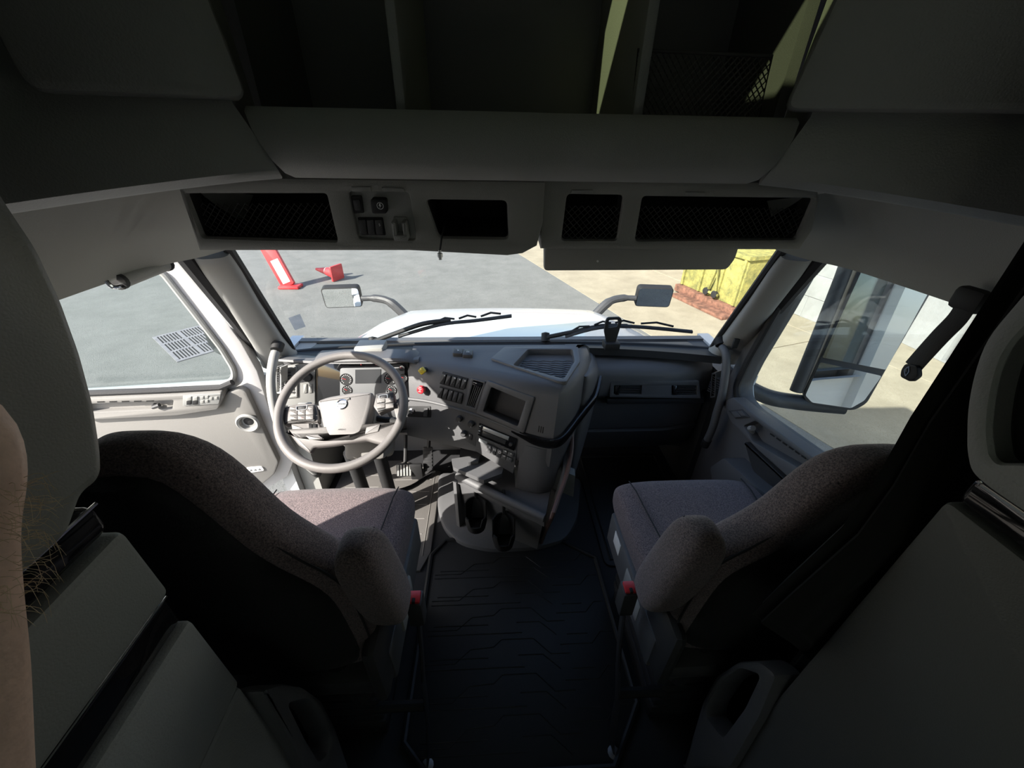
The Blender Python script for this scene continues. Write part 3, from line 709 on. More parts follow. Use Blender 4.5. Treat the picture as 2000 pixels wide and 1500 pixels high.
# ------------------------------------------------------------------ passenger door mirror
mo = V((1.44, 1.36, .95)); tgt = V((1.10, .55, .93))
nn = ((CAMP-mo).normalized()+(tgt-mo).normalized()).normalized()
mu = V((0, 0, 1)).cross(nn).normalized(); MM = Pl(mo, mu, nn.cross(mu))
dm = thing('door_mirror', (1.25, 1.4, .7), 'tall two-part wing mirror in a black frame outside the passenger window', 'mirror')
out = MM.pts((1700, 470), (1836, 545), (1745, 700), (1694, 790), (1668, 804), (1582, 793), (1566, 775), (1600, 700))
g = B(); g.prism(MM, rnd(out, .02), -.09, -.004, .008); g.done('housing', 'dark_plastic', dm)
g = B(); g.prism(MM, rnd(MM.pts((1706, 478), (1826, 548), (1730, 722), (1606, 698)), .006), -.005, .002); g.done('main_glass', 'mirror_glass', dm, smooth=0)
n2 = (nn+V((.10, .02, .10))).normalized(); u2 = V((0, 0, 1)).cross(n2).normalized(); M2 = Pl(mo+nn*.0-MM.v*.12, u2, n2.cross(u2))
g = B(); g.prism(MM, rnd(MM.pts((1602, 707), (1722, 734), (1688, 782), (1662, 797), (1586, 786), (1573, 772)), .008), -.005, .002); g.done('wide_glass', 'mirror_glass', dm, smooth=0)
T = [MM.P(*MM.px(x, y), -.01) for x, y in ((1672, 470), (1644, 545), (1600, 655), (1555, 765))]
g = B(); g.tube(T, .026, 12); g.done('upright_bar', 'dark_plastic', dm)
c0 = MM.P(*MM.px(1640, 800), -.04); c1 = MM.P(*MM.px(1560, 790), -.03)
T = [c0+V((.03, 0, 0)), c1, at(1500, 775, X=1.2), at(1452, 752, X=1.09)]
g = B(); g.tube(spline(T, 5), .036, 12); g.done('lower_arm', 'dark_plastic', dm)

# ------------------------------------------------------------------ driver door (wide open)
DL = Pl((-1.153, 1.424, .75), (.991, .134, 0), ZU)
d1 = sroot('door_1', (-1.1, 1.45, 0), 'driver door standing wide open')
win = DL.pts((317, 530), (377, 607), (433, 680), (457, 720), (458, 738), (437, 753), (177, 763))
outp = DL.pts((345, 507), (405, 580), (470, 668), (502, 725), (526, 800), (556, 868), (574, 898), (562, 930), (508, 962))
ztop = outp[0][1]+.03; zs = win[-1][1]
win2 = [(win[0][0]-.05, ztop-.045)]+win[:-1]+[(-.95, zs-.01), (-.95, ztop-.045)]
win2[1] = win[0]
outer = [(outp[0][0]-.03, ztop)]+outp+[(-1.03, outp[-1][1]-.02), (-1.03, ztop)]
g = B(); g.plate(DL, outer, [rnd(win2, .02, 3)], -.05, 0, deep=.05, bev=.004, bottom=False); g.done('door_frame', 'door_white', d1)
ring = [DL.P(a, b_, .003) for a, b_ in rnd(win2, .02, 4)]
g = B(); g.tube(ring, .011, 8, closed=True); g.done('window_seal', 'grey_plastic', d1)
g = B(); g.prism(DL, win2, -.032, -.028); g.done('window_glass', 'side_glass', d1, smooth=0)
seal = [DL.P(*DL.px(x, y, .03), .03) for x, y in ((150, 769), (300, 763), (430, 757), (454, 747))]
g = B(); g.tube(seal, .013, 8); g.done('sill_strip', 'black_rubber', d1)
pan = DL.pts((440, 765), (470, 752), (485, 757), (505, 800), (530, 858), (548, 895), (540, 918), (505, 948))
pan = [(-.98, DL.px(200, 775)[1])]+pan+[(-.98, pan[-1][1]-.02)]
g = B(); g.prism(DL, rnd(pan, .012), 0, .03, .008); g.done('inner_panel', 'door_grey', d1)
D2 = DL.off(.055)
ar = rnd(D2.pts((150, 780), (345, 772), (432, 766), (436, 775), (425, 800), (345, 812), (150, 822)), .008)
hl = rnd(D2.pts((150+20, 790), (338, 782), (336, 798), (170, 806)), .005)
g = B(); g.plate(D2, ar, [hl], -.055, 0, deep=.03, bev=.005); g.done('armrest', 'door_grey', d1)
sp = B(); sp.prism(D2, rnd(D2.pts((358, 772), (432, 768), (428, 788), (358, 792)), .004), 0, .004, .001); sp = sp.done('switch_panel', 'pillar_trim', d1)
for x in (366, 378):
    g = B(); g.prism(D2, D2.pts((x, 774), (x+9, 773), (x+9, 780), (x, 781)), .004, .008, .001); g.done('window_switch', 'grey_plastic', sp)
    g = B(); g.prism(D2, D2.pts((x, 782), (x+9, 781), (x+9, 788), (x, 789)), .004, .008, .001); g.done('window_switch', 'matte_black', sp)
for x, y in ((396, 775), (405, 774), (396, 783), (405, 782), (413, 777), (423, 776)):
    g = B(); g.prism(D2, D2.pts((x-3, y-2.5), (x+3, y-2.7), (x+3, y+2.5), (x-3, y+2.7)), .004, .007, .001); g.done('mirror_button', 'grey_plastic', sp)
g = B(); c = D2.px(308, 791); g.tube([D2.P(c[0]-.02, c[1]-.006, -.015), D2.P(c[0]-.012, c[1]-.004, .008), D2.P(c[0]+.012, c[1]+.004, .008)], .008, 8); g.done('door_handle', 'dark_plastic', d1)
for k in range(5):
    x = 190+k*24; g = B(); g.prism(D2, D2.pts((x, 784-k*.4), (x+14, 783.5-k*.4), (x+14, 785.5-k*.4), (x, 786-k*.4)), -.001, .0012); g.done('defrost_slot', 'void_black', d1, smooth=0)
c = DL.px(486, 823, .03); o_ = DL.P(c[0], c[1], .03)
sp = B(); sp.lathe(o_, DL.n, [(.012, .001), (.036, .001), (.046, .010), (.046, .014), (.040, .020), (.032, .016), (.028, -.012)], 28); sp = sp.done('speaker_ring', 'pillar_trim', d1)
g = B(); g.lathe(o_, DL.n, [(0, -.004), (.029, -.004), (.02, .001), (.008, .004), (0, .005)], 24); g.done('speaker_cone', 'matte_black', sp)
c = DL.px(499, 916, .03); q = rnd([(c[0]-.036, c[1]-.018), (c[0]+.038, c[1]-.012), (c[0]+.034, c[1]+.014), (c[0]-.034, c[1]+.016)], .01)
g = B(); g.prism(DL, q, .03, .036, .003); cl = g.done('courtesy_lens', 'lens_white', d1)
for k in (-1, 0, 1):
    g = B(); g.lathe(DL.P(c[0]+k*.018, c[1], .036), DL.n, [(0, 0), (.006, 0), (.004, .003), (0, .003)], 12); g.done('lamp_dot', 'chrome', cl)
q = DL.pts((470, 918), (486, 932), (505, 946), (497, 950), (478, 938))
g = B(); g.prism(DL, q, .028, .036, .002); g.done('red_reflector', 'red_lens', d1)
# wing mirror on the open door, seen through its glass
lm = thing('door_mirror', (-1.45, 1.62, .7), 'back of the driver wing mirror seen through the open door glass', 'mirror')
LM = back_plane(1.68)
q = rnd(LM.pts((377, 585), (383, 620), (392, 645), (402, 672), (415, 690), (437, 700), (456, 722), (500, 722), (480, 640), (420, 560), (388, 560)), .02)
g = B(); g.prism(LM, q, -.1, .0, .02); g.done('housing', 'charcoal_plastic', lm)
g = B(); g.prism(Pl(LM.P(0, 0, -.1), (-1, 0, 0), ZU), [(-a, b_) for a, b_ in inset(ccw(q), .012)], 0, .003); g.done('glass', 'mirror_glass', lm, smooth=0)
m_ = LM.P(*LM.px(455, 712)); g = B(); g.tube([m_, DL.P(*DL.px(478, 742), -.05)], .02, 8); g.done('arm', 'charcoal_plastic', lm)
# door hinge strap and check seal in the gap
hg = thing('door_check', (-1.05, 1.5, .6), 'pale door check strap in the gap between open door and pillar', 'strap')
g = B(); g.rbox((-1.16, 1.46, .655), (-1.03, 1.50, .715), .006); g.done('strap_arm', 'lens_white', hg)
g = B(); g.rbox((-1.09, 1.445, .55), (-1.04, 1.50, .66), .01); g.done('strap_bracket', 'pillar_trim', hg)
# ------------------------------------------------------------------ dashboard
ds = thing('dashboard', (0, 1.5, .35), 'charcoal wraparound dashboard with centre stack, gauges and vents', 'dashboard')
# --- driver-side body: profile lofted across
def dash_run(xs, prof, m, nm, shift=lambda x: 0, par=ds):
    g = B(); g.loft([[V((x, min(y+shift(x), glass_foot(x)-.006), z)) for y, z in prof] for x in xs]); return g.done(nm, m, par, smooth=40)
pl_ = [(1.73, .60), (1.73, .765), (1.70, .772), (1.58, .792), (1.50, .828), (1.46, .840), (1.442, .839), (1.436, .832), (1.465, .824), (1.472, .78), (1.475, .70), (1.445, .66), (1.40, .635), (1.385, .60), (1.40, .52), (1.47, .44), (1.60, .42)]
dash_run([-.955+.575*k/12 for k in range(13)], pl_, 'charcoal_plastic', 'driver_fascia', lambda x: .03*((x+.62)/.34)**2)
# --- passenger side
pp_ = [(1.73, .35), (1.73, .76), (1.70, .765), (1.62, .768), (1.55, .762), (1.515, .745), (1.50, .72), (1.497, .62), (1.53, .606), (1.53, .585), (1.50, .575), (1.50, .43), (1.515, .425), (1.515, .415), (1.50, .405), (1.53, .28), (1.60, .22), (1.73, .20)]
dash_run([.30+.66*k/10 for k in range(11)], pp_, 'charcoal_plastic', 'passenger_fascia', lambda x: .05*max(0, (x-.72)/.24)**2)
pass_body = bpy.context.scene.objects['passenger_fascia']
PD = Pl((.7, 1.497, .66), XF, V((0, .023, .1)))
vp = B()
v1 = rnd(PD.pts((1199, 752), (1253, 752), (1252, 770), (1198, 769)), .003); v2 = rnd(PD.pts((1311, 752), (1360, 752), (1361, 771), (1311, 771)), .003)
vp.plate(PD, rnd(PD.pts((1192, 743), (1364, 743), (1368, 778), (1190, 775)), .004), [v1, v2], -.02, .006, deep=.03, bev=.002); vp = vp.done('vent_panel', 'charcoal_plastic', ds)
cut(pass_body, B().prism(PD, inset(ccw(v1), -.001), -.045, .03), B().prism(PD, inset(ccw(v2), -.001), -.045, .03))
def vent(pl, p0, p1, n_, par, vert=False, d=0):
    """slats between pixel corners p0 (upper left) and p1 (lower right)"""
    a0, b0_ = pl.px(*p0); a1, b1_ = pl.px(*p1)
    for k in range(n_):
        t = (k+.5)/n_; g = B()
        if vert: a = a0+(a1-a0)*t; g.prism(pl, rect(a-.0015, b1_, a+.0015, b0_), d-.02, d)
        else: b_ = b0_+(b1_-b0_)*t; g.prism(pl, rect(a0, b_-.0018, a1, b_+.0018), d-.02, d)
        g.done('vent_slat', 'dark_plastic', par, smooth=0)
vent(PD, (1211, 753), (1250, 769), 5, vp); vent(PD, (1324, 753), (1358, 770), 5, vp)
for x in (1204, 1317):
    g = B(); g.prism(PD, rnd(PD.pts((x-3.5, 752), (x+4, 752), (x+4, 770), (x-3.5, 770)), .002), -.01, .010, .002); g.done('vent_tab', 'black_gloss', vp)
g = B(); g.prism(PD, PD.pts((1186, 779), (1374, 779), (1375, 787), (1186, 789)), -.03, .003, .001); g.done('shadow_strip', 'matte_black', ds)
SV = Pl((.925, 1.50, .64), (.45, -.9, 0), ZU)
sv = B(); sv.plate(SV, rnd(SV.pts((1393, 728), (1402, 726), (1400, 775), (1390, 776)), .002), [rnd(SV.pts((1395, 731), (1400, 730), (1398, 772), (1392, 773)), .002)], -.03, .012, deep=.02, bev=.001); sv = sv.done('side_vent', 'dark_plastic', ds)
vent(SV, (1393, 731), (1400, 773), 8, sv, d=.008)

# --- centre stack
SP = Pl((-.40, 1.405, .70), (.94, -.342, 0), V((.0885, .243, .966)))
def sp3(x, y, d=0): a, b_ = SP.px(x, y); return SP.P(a, b_, d)
def plan(z, L, N, side, back=1.60):
    return [V((x, y, z)) for x, y in [L, ((L[0]*2+N[0])/3, (L[1]*2+N[1])/3-.004), ((L[0]+N[0]*2)/3, (L[1]+N[1]*2)/3-.006), N]+side+[(side[-1][0], back), (L[0], back)]]
def onSP(a, z):                                            # plan position of stack column a at height z
    t = (z-SP.o.z)/SP.v.z; p = SP.P(a, t); return (p.x, p.y)
aL = SP.px(795, 745)[0]; aN = SP.px(1088, 800)[0]
def side(z, k):
    N = onSP(aN, z); return [(N[0]+.035*k, N[1]+.02), (N[0]+.10*k, N[1]+.10), (N[0]+.16*k, N[1]+.21), (N[0]+.195*k, N[1]+.31), (N[0]+.20*k, N[1]+.37)]
rings = []
for z, k, ins in ((.50, .92, -.012), (.53, .96, -.004), (.60, 1.0, 0), (.70, 1.02, 0), (.795, 1.0, 0), (.822, .96, -.012), (.834, .86, -.035)):
    L = onSP(aL, z); N = onSP(aN, z); q = plan(z, L, N, side(z, k))
    rings.append([p+V((-.2*ins, -ins, 0)) if i < 6 else p+V((ins, 0, 0)) if i < 9 else p for i, p in enumerate(q)])
g = B(); g.loft(rings); stack = g.done('centre_stack', 'charcoal_plastic', ds, smooth=45)
# lower block under the trim, nose side
rings = []
aB = SP.px(1016, 880)[0]
for z, k, ins in ((.362, .74, .026), (.38, .80, .016), (.43, .90, .01), (.50, .96, .004), (.58, 1.0, 0)):
    L = onSP(aB, z); N = onSP(aN-.02, z); q = plan(z, L, N, side(z, k), 1.60)
    rings.append([p+V((0, ins, 0)) for p in q])
g = B(); g.loft(rings); g.done('stack_lower_block', 'charcoal_plastic', ds, smooth=45)
# outer curved side shell towards the passenger
rings = []
for z, sc in ((.30, .55), (.40, .75), (.52, .92), (.62, 1.0), (.70, 1.0), (.745, .97), (.775, .86), (.79, .70), (.797, .50)):
    N = onSP(aN, z); rings.append([V((N[0]+p.x*sc+.13, N[1]+.15+p.y, z)) for p in spline([(-.03, .03), (.01, .0), (.045, .025), (.08, .075), (.105, .14), (.115, .22), (.115, .30)], 4)]+[V((N[0]+.09*sc+.13, N[1]+.15+.31, z)), V((N[0]+.10, N[1]+.15+.31, z))])
g = B(); g.loft(rings); g.done('stack_side_shell', 'charcoal_plastic', ds, smooth=50)
# gloss trim that sweeps round the nose
trim = [(796, 778), (835, 783), (880, 794), (934, 811), (985, 831), (1018, 845), (1062, 862)]
T = [sp3(x, y, .004) for x, y in trim]
zt = T[-1].z; Nn = onSP(aN, zt)
S = spline(T, 5); n_ = len(S)
g = B(); g.tube(S, .0065, 10); g.done('trim_lip', 'charcoal_plastic', ds)
T2 = [sp3(x, y, .001) for x, y in ((1000, 840), (1022, 850), (1048, 861))]+[V((Nn[0]-.004, Nn[1]-.004, zt)), V((Nn[0]+.045, Nn[1]+.016, zt+.006)), V((Nn[0]+.115, Nn[1]+.10, zt+.03)), V((Nn[0]+.175, Nn[1]+.165, zt+.06)), V((Nn[0]+.212, Nn[1]+.207, zt+.085)), V((Nn[0]+.243, Nn[1]+.285, zt+.13))]
S = spline(T2, 6); n_ = len(S); rings = []
for k, p in enumerate(S):
    t_ = (S[min(k+1, n_-1)]-S[max(k-1, 0)]).normalized(); up_ = (V(ZU)-t_*t_.z).normalized(); f_ = k/(n_-1)
    h_ = .007+.016*min(1, f_/.22)-.010*max(0, (f_-.55)/.45)
    rings.append(sring(p, up_, t_.cross(up_), h_, .0075, 3.5, 14))
g = B(); g.loft(rings); g.done('gloss_trim', 'black_gloss', ds)
# fascia sheet with recessed screen pocket
def spp(poly, d0, d1, m, nm, par=ds, bev=.0012, r=.003):
    g = B(); g.prism(SP, rnd(SP.pts(*poly), r, 3), d0, d1, bev); return g.done(nm, m, par)
spk = rnd(SP.pts((961, 755), (1028, 783), (1012, 831), (945, 802)), .006)
g = B(); g.plate(SP, rnd(SP.pts((953, 742), (1045, 775), (1024, 845), (932, 806)), .006), [spk], -.004, .010, deep=.06, bev=.003, bottom=False); sc = g.done('screen_frame', 'charcoal_plastic', ds)
lined_pocket(SP, spk, .006, .050, sc, 'dark_plastic', 'screen_pocket')
cut(stack, B().prism(SP, inset(ccw(spk), -.001), -.07, .04))
for poly, keys, sym in (((((865, 726), (915, 739), (909, 763), (859, 749))), 5, 'x  . o'), ((((860, 753), (908, 766), (904, 790), (854, 776))), 5, '  -  ')):
    fr = spp(poly, -.003, .004, 'matte_black', 'switch_frame')
    (ax0, ay0), (ax1, ay1), (bx1, by1), (bx0, by0) = poly
    for k in range(keys):
        t0 = (k+.10)/keys; t1 = (k+.90)/keys; e0, e1 = .10, .90
        def q(t, e): return (ax0+(ax1-ax0)*t+(bx0-ax0)*e, ay0+(ay1-ay0)*t+(by0-ay0)*e)
        ky = spp((q(t0, e0), q(t1, e0), q(t1, e1), q(t0, e1)), .004, .010, 'dark_plastic', 'switch_key', fr, r=.001)
        lit = (k in (0, 2, 3, 4)) if ay0 < 740 else (k == 2)
        if lit:
            c = SP.px(*q((t0+t1)/2, .27), .010); h = .0035
            for dx, dy in ((-1, 1), (1, 1), (0, 0), (-1, -1), (1, -1)) if k != 4 else ((0, 1), (0, -1), (1, 0), (-1, 0)):
                pass
            sym_ = ('X', '', 'W', 'H', 'O')[k] if ay0 < 740 else 'T'
            text(SP, sym_, c, .0062, 'print_white', fr, 'switch_symbol', .0107, bold=.03, rot=-.06)
            if ay0 < 740 and k in (2, 3):
                c = SP.px(*q((t0+t1)/2, .72), .010); text(SP, '=', c, .005, 'silver_print', fr, 'switch_symbol', .0107)
vb = B(); hv = rnd(SP.pts((926, 742), (945, 748), (928, 796), (913, 791)), .003)
vb.plate(SP, rnd(SP.pts((921, 738), (949, 745), (931, 801), (908, 794)), .004), [hv], -.004, .006, deep=.03, bev=.002); vb = vb.done('vent_frame', 'charcoal_plastic', ds)
cut(stack, B().prism(SP, inset(ccw(hv), -.001), -.04, .04))
for k in range(5):
    t = (k+.5)/5; x0 = 926+19*t; y0 = 744+5.5*t; x1 = 913+15*t; y1 = 791+5*t
    g = B(); g.prism(SP, SP.pts((x0-.9, y0+6), (x0+.9, y0+6.5), (x1+.9, y1), (x1-.9, y1-.5)), -.018, .002); g.done('vent_slat', 'dark_plastic', vb, smooth=0)
spp(((926, 744), (943, 749), (941, 755), (924, 750)), 0, .012, 'black_gloss', 'vent_tab', vb)
# parking brake and trailer supply knobs
kb = thing('parking_brake_knob', sp3(823, 725), 'yellow diamond parking brake knob on the dash', 'knob')
c = SP.px(823, 725, .03); s_ = .0175
g = B(); g.prism(SP, rnd([(c[0]-s_, c[1]), (c[0], c[1]-s_), (c[0]+s_, c[1]), (c[0], c[1]+s_)], .005), .018, .032, .004); g.done('knob_face', 'yellow_knob', kb)
g = B(); g.lathe(SP.P(c[0], c[1], -.004), SP.n, [(.0, 0), (.010, 0), (.008, .012), (.008, .024), (0, .024)], 14); g.done('stem', 'matte_black', kb)
for i, w in enumerate(('PARKING', 'BRAKE')): text(SP, w, (c[0], c[1]+.004-.007*i), .0035, 'print_black', kb, 'lettering', .0325, bold=.01)
text(SP, '!', (c[0], c[1]-.010), .004, 'print_black', kb, 'lettering', .0325, bold=.02)
kb = thing('trailer_air_knob', sp3(821, 762), 'red octagonal trailer air supply knob on the dash', 'knob')
c = SP.px(821, 762, .03)
g = B(); g.prism(SP, circ(c, .0175, 8, math.pi/8), .016, .034, .005); g.done('knob_face', 'red_knob', kb)
g = B(); g.lathe(SP.P(c[0], c[1], -.004), SP.n, [(.0, 0), (.011, 0), (.008, .012), (.008, .024), (0, .024)], 14); g.done('stem', 'matte_black', kb)
for i, w in enumerate(('TRAILER', 'AIR', 'SUPPLY')): text(SP, w, (c[0], c[1]+.006-.006*i), .0032, 'print_white', kb, 'lettering', .0346)
# lower fascia: climate dials, radio, gear keys
S2 = SP.off(-.004)
spp(((884, 800), (934, 821), (929, 872), (889, 851)), -.006, .003, 'charcoal_plastic', 'climate_panel')
for x, y, r in ((897, 818, .0125), (920, 828, .0125), (906, 847, .0125)):
    c = SP.px(x, y, .01)
    g = B(); g.lathe(SP.P(c[0], c[1], .002), SP.n, [(0, 0), (r*1.15, 0), (r*1.1, .004), (r, .006), (r*.92, .018), (r*.8, .020), (0, .020)], 20); kn = g.done('climate_dial', 'dark_plastic', ds)
    g = B(); g.prism(SP, [(c[0]+r*.2, c[1]-r*.5), (c[0]+r*.35, c[1]-r*.45), (c[0]+r*.55, c[1]-r*.8), (c[0]+r*.4, c[1]-r*.85)], .022, .0226); g.done('dial_mark', 'print_white', kn, smooth=0)
spp(((918, 846), (924, 848.5), (922, 859), (916, 856.5)), .003, .007, 'dark_plastic', 'climate_button')
rd = spp(((936, 822), (1014, 855), (1002, 925), (928, 880)), -.006, .002, 'charcoal_plastic', 'radio_bezel')
ra = thing('radio', sp3(970, 850), 'black single-slot radio with silver display strip in the centre stack', 'radio')
g = B(); g.prism(SP, rnd(SP.pts((937, 825), (1011, 856), (1005, 879), (934, 848)), .003), .002, .010, .002); g.done('radio_face', 'black_gloss', ra)
g = B(); g.prism(SP, SP.pts((946, 831), (996, 851), (994, 858), (944, 838)), .010, .0125, .0008); g.done('display', 'silver_print', ra)
g = B(); g.prism(SP, SP.pts((945, 840), (990, 858), (988, 866), (943, 848)), .010, .0118, .0006); g.done('disc_slot', 'lcd_grey', ra)
c = SP.px(998, 867, .01); g = B(); g.lathe(SP.P(c[0], c[1], .010), SP.n, [(0, 0), (.0075, 0), (.0068, .010), (0, .010)], 18); g.done('volume_knob', 'dark_plastic', ra)
for k in range(8):
    x = 940+k*6; y = 851+k*2.45; g = B(); g.prism(SP, SP.pts((x, y), (x+4.5, y+1.8), (x+4, y+4.2), (x-.5, y+2.4)), .010, .012, .0005); g.done('preset_key', 'charcoal_plastic', ra)
for k in range(4):
    x = 938.5-k*.8; y = 829+k*4.5; g = B(); g.prism(SP, SP.pts((x, y), (x+3, y+1.3), (x+2.6, y+3.6), (x-.4, y+2.3)), .010, .0115, .0004); g.done('source_key', 'print_white' if k % 2 == 0 else 'charcoal_plastic', ra)
spp(((937, 855), (953, 862), (951, 868), (935, 861)), .002, .006, 'silver_print', 'card_slot')
gk = thing('gear_selector', sp3(975, 880), 'black gear selector keypad with white R N D letters', 'keypad')
for poly, w in ((((954, 865), (962.5, 869), (959, 884), (950.5, 880)), 'R'), (((963.5, 869.5), (972, 873.5), (968.5, 888), (960, 884.5)), 'N'), (((973.5, 874), (982.5, 878), (979, 893), (970, 889)), 'D')):
    g = B(); g.prism(SP, rnd(SP.pts(*poly), .002), .001, .012, .002); g.done('gear_key', 'charcoal_plastic', gk)
    c = SP.px(sum(p[0] for p in poly)/4, sum(p[1] for p in poly)/4, .012); text(SP, w, c, .012, 'print_white', gk, 'gear_letter', .0127, bold=.02, rot=-.05)
for poly, w, h in ((((984, 876), (993, 880), (991, 887.5), (982, 883.5)), 'M', .008), (((994, 880.5), (1004, 885), (1002, 892), (992, 888)), '+', .009), (((981.5, 885), (990.5, 889), (988.5, 897), (979.5, 893)), 'E/P', .005), (((991.5, 889.5), (1001.5, 894), (999.5, 902), (989.5, 897.5)), '-', .010)):
    g = B(); g.prism(SP, rnd(SP.pts(*poly), .002), .001, .010, .0015); g.done('gear_key', 'charcoal_plastic', gk)
    c = SP.px(sum(p[0] for p in poly)/4, sum(p[1] for p in poly)/4, .010); text(SP, w, c, h, 'print_white', gk, 'gear_letter', .0107, bold=.02, rot=-.05)
for k in range(3):
    x = 1054.5+k*4; y = 831+k*1.2; spp(((x-2, y), (x-.2, y+.7), (x-1.8, y+13), (x-3.6, y+12)), .0, .002, 'void_black', 'grille_slot', r=.0005, bev=.0003)
# ignition strip left of the climate panel
spp(((798, 793), (842, 793), (842, 815), (796, 813)), -.004, .005, 'matte_black', 'ignition_panel')
c = SP.px(806, 801); g = B(); g.lathe(SP.P(c[0], c[1], .004), SP.n, [(0, 0), (.012, 0), (.012, .008), (.007, .01), (.007, .016), (0, .016)], 16); g.done('ignition_switch', 'chrome', ds)
spp(((830, 796), (838, 796), (837, 812), (829, 812)), .005, .010, 'dark_plastic', 'ignition_key_slot')
# --- top of the stack: switches and ribbed tray
TP = Pl((0, 1.45, .834), XF, V((0, 1, .0)))
th = rnd(TP.pts((1031, 685), (1118, 685), (1122, 708), (1101, 743), (1002, 716)), .012)
g = B(); g.plate(TP, rnd(TP.pts((958, 703), (985, 680), (1129, 680), (1133, 708), (1106, 749), (1090, 748)), .012), [th], -.02, .008, deep=.03, bev=.003); tr = g.done('dash_tray', 'charcoal_plastic', ds)
cut(stack, B().prism(TP, inset(ccw(th), -.001), -.035, .05))
for k in range(11):
    y = 697+k*4.2; x0 = 1030-k*2.6-8; x1 = 1117-k*.9
    if y > 716: x0 = 1002+(y-716)*3.6+6
    if y > 708: x1 = 1122-(y-708)*.6-5
    pts = [];
    for i in range(13):
        t = i/12; p = TP.P(*TP.px(x0+(x1-x0)*t, y+1.2*math.sin(i*math.pi/1.5)*.8), -.021); pts.append(p)
    g = B(); g.tube(pts, .0028, 6); g.done('tray_rib', 'charcoal_plastic', tr)
for x, y, w in ((896, 691, 'S'), (915, 694, 'O')):
    q = TP.pts((x-10, y-6), (x+9, y-5), (x+8, y+6), (x-12, y+5)); g = B(); g.prism(TP, rnd(q, .006), -.004, .016, .005); kx = g.done('dash_button', 'dark_plastic', ds)
    text(TP, w, TP.px(x-1, y), .012, 'print_white', kx, 'button_symbol', .0166)

# --- instrument cluster
IC = Pl((-.60, 1.425, .745), XF, V((0, .03, .1)))
ic = thing('instrument_cluster', IC.P(0, -.09), 'black instrument cluster with grey dial panel behind the steering wheel', 'gauges')
g = B(); g.prism(IC, rnd(IC.pts((618, 705), (797, 703), (799, 785), (618, 790)), .008), -.02, -.002, .002); g.done('cluster_panel', 'black_gloss', ic)
g = B(); g.prism(IC, rnd(IC.pts((664, 719), (790, 717), (790, 780), (664, 782)), .012), -.004, .0, .001); g.done('dial_panel', 'dial_grey', ic)
g = B(); g.prism(IC, IC.pts((694, 722), (744, 721), (744, 748), (694, 749)), .0, .002, .0005); g.done('display', 'lcd_grey', ic, smooth=0)
def dial(px, py, r, a0, a1, n_):
    c = IC.px(px, py)
    dl = B(); dl.lathe(IC.P(c[0], c[1], 0), IC.n, [(0, .0005), (r*1.12, .0005), (r*1.15, .003), (r*1.2, .003), (r*1.22, 0)], 24); dl = dl.done('dial', 'matte_black', ic)
    g = B()
    for k in range(n_):
        a = a0+(a1-a0)*k/(n_-1); ca, sa = math.cos(a), math.sin(a); w = .0007
        q = [(c[0]+ca*r*.78-sa*w, c[1]+sa*r*.78+ca*w), (c[0]+ca*r*.78+sa*w, c[1]+sa*r*.78-ca*w), (c[0]+ca*r+sa*w, c[1]+sa*r-ca*w), (c[0]+ca*r-sa*w, c[1]+sa*r+ca*w)]
        g.add([IC.P(u_, v_, .0012) for u_, v_ in q], [(0, 1, 2, 3)])
    stuff(g.done('dial_ticks', 'print_white', dl, smooth=0, recalc=False))
    g = B(); a = a0+(a1-a0)*.25; g.tube([IC.P(c[0], c[1], .003), IC.P(c[0]+math.cos(a)*r*.8, c[1]+math.sin(a)*r*.8, .003)], .0008, 5); g.done('needle', 'print_red', dl)
dial(676, 741, .021, 4.0, -.8, 13); dial(678, 762, .017, 3.6, -.4, 9); dial(762, 740, .021, 4.0, -.8, 13); dial(765, 762, .017, 3.6, -.4, 9); dial(785, 719, .010, 3.4, -.2, 9); dial(788, 738, .014, 3.6, -.4, 9)
for x in (705, 735):
    c = IC.px(x, 711.5); g = B(); g.prism(IC, [(c[0]-.004, c[1]-.004), (c[0]+.004, c[1]-.004), (c[0], c[1]+.004)], -.002, .0); g.done('warning_light', 'print_red', ic, smooth=0)
# hood over the cluster
hd_ = []
for x, y, z in ((-.83, 1.475, .815), (-.80, 1.455, .838), (-.70, 1.442, .848), (-.58, 1.44, .850), (-.47, 1.442, .848), (-.42, 1.445, .843), (-.375, 1.46, .818), (-.35, 1.48, .79)):
    hd_.append([V((x, y, z-.012)), V((x, y-.008, z-.004)), V((x, y, z+.006)), V((x, y+.08, z+.008)), V((x, 1.62, .80)), V((x, 1.62, .77)), V((x, y+.06, z-.03))])
g = B(); g.loft(hd_); g.done('cluster_hood', 'charcoal_plastic', ds, smooth=45)
g = B(); g.rbox((-.655, 1.50, .835), (-.535, 1.59, .872), .008); g.done('head_up_box', 'grey_plastic', ds)
# left panel with light switch
LPn = Pl((-.87, 1.43, .73), (.97, .22, 0), V((0, .03, .1)))
lp = B(); lp.prism(LPn, rnd(LPn.pts((556, 716), (616, 706), (616, 790), (556, 792)), .006), -.02, .006, .003); lp = lp.done('light_switch_panel', 'pillar_trim', ds)
c = LPn.px(602, 736); g = B(); g.lathe(LPn.P(c[0], c[1], .006), LPn.n, [(0, 0), (.019, 0), (.018, .012), (.014, .016), (0, .016)], 20); g.done('light_dial', 'matte_black', lp)
for x in (597, 607):
    g = B(); g.prism(LPn, rnd(LPn.pts((x-3, 750), (x+3, 749), (x+3, 766), (x-3, 767)), .001), .006, .010, .001); g.done('dimmer_wheel', 'grey_plastic', lp)
hv = rnd(LPn.pts((560, 722), (578, 719), (578, 770), (560, 772)), .003)
vb = B(); vb.plate(LPn, rnd(LPn.pts((556, 718), (582, 715), (582, 775), (556, 777)), .004), [hv], .0, .012, deep=.01, bev=.002); vb = vb.done('vent_frame', 'pillar_trim', ds)
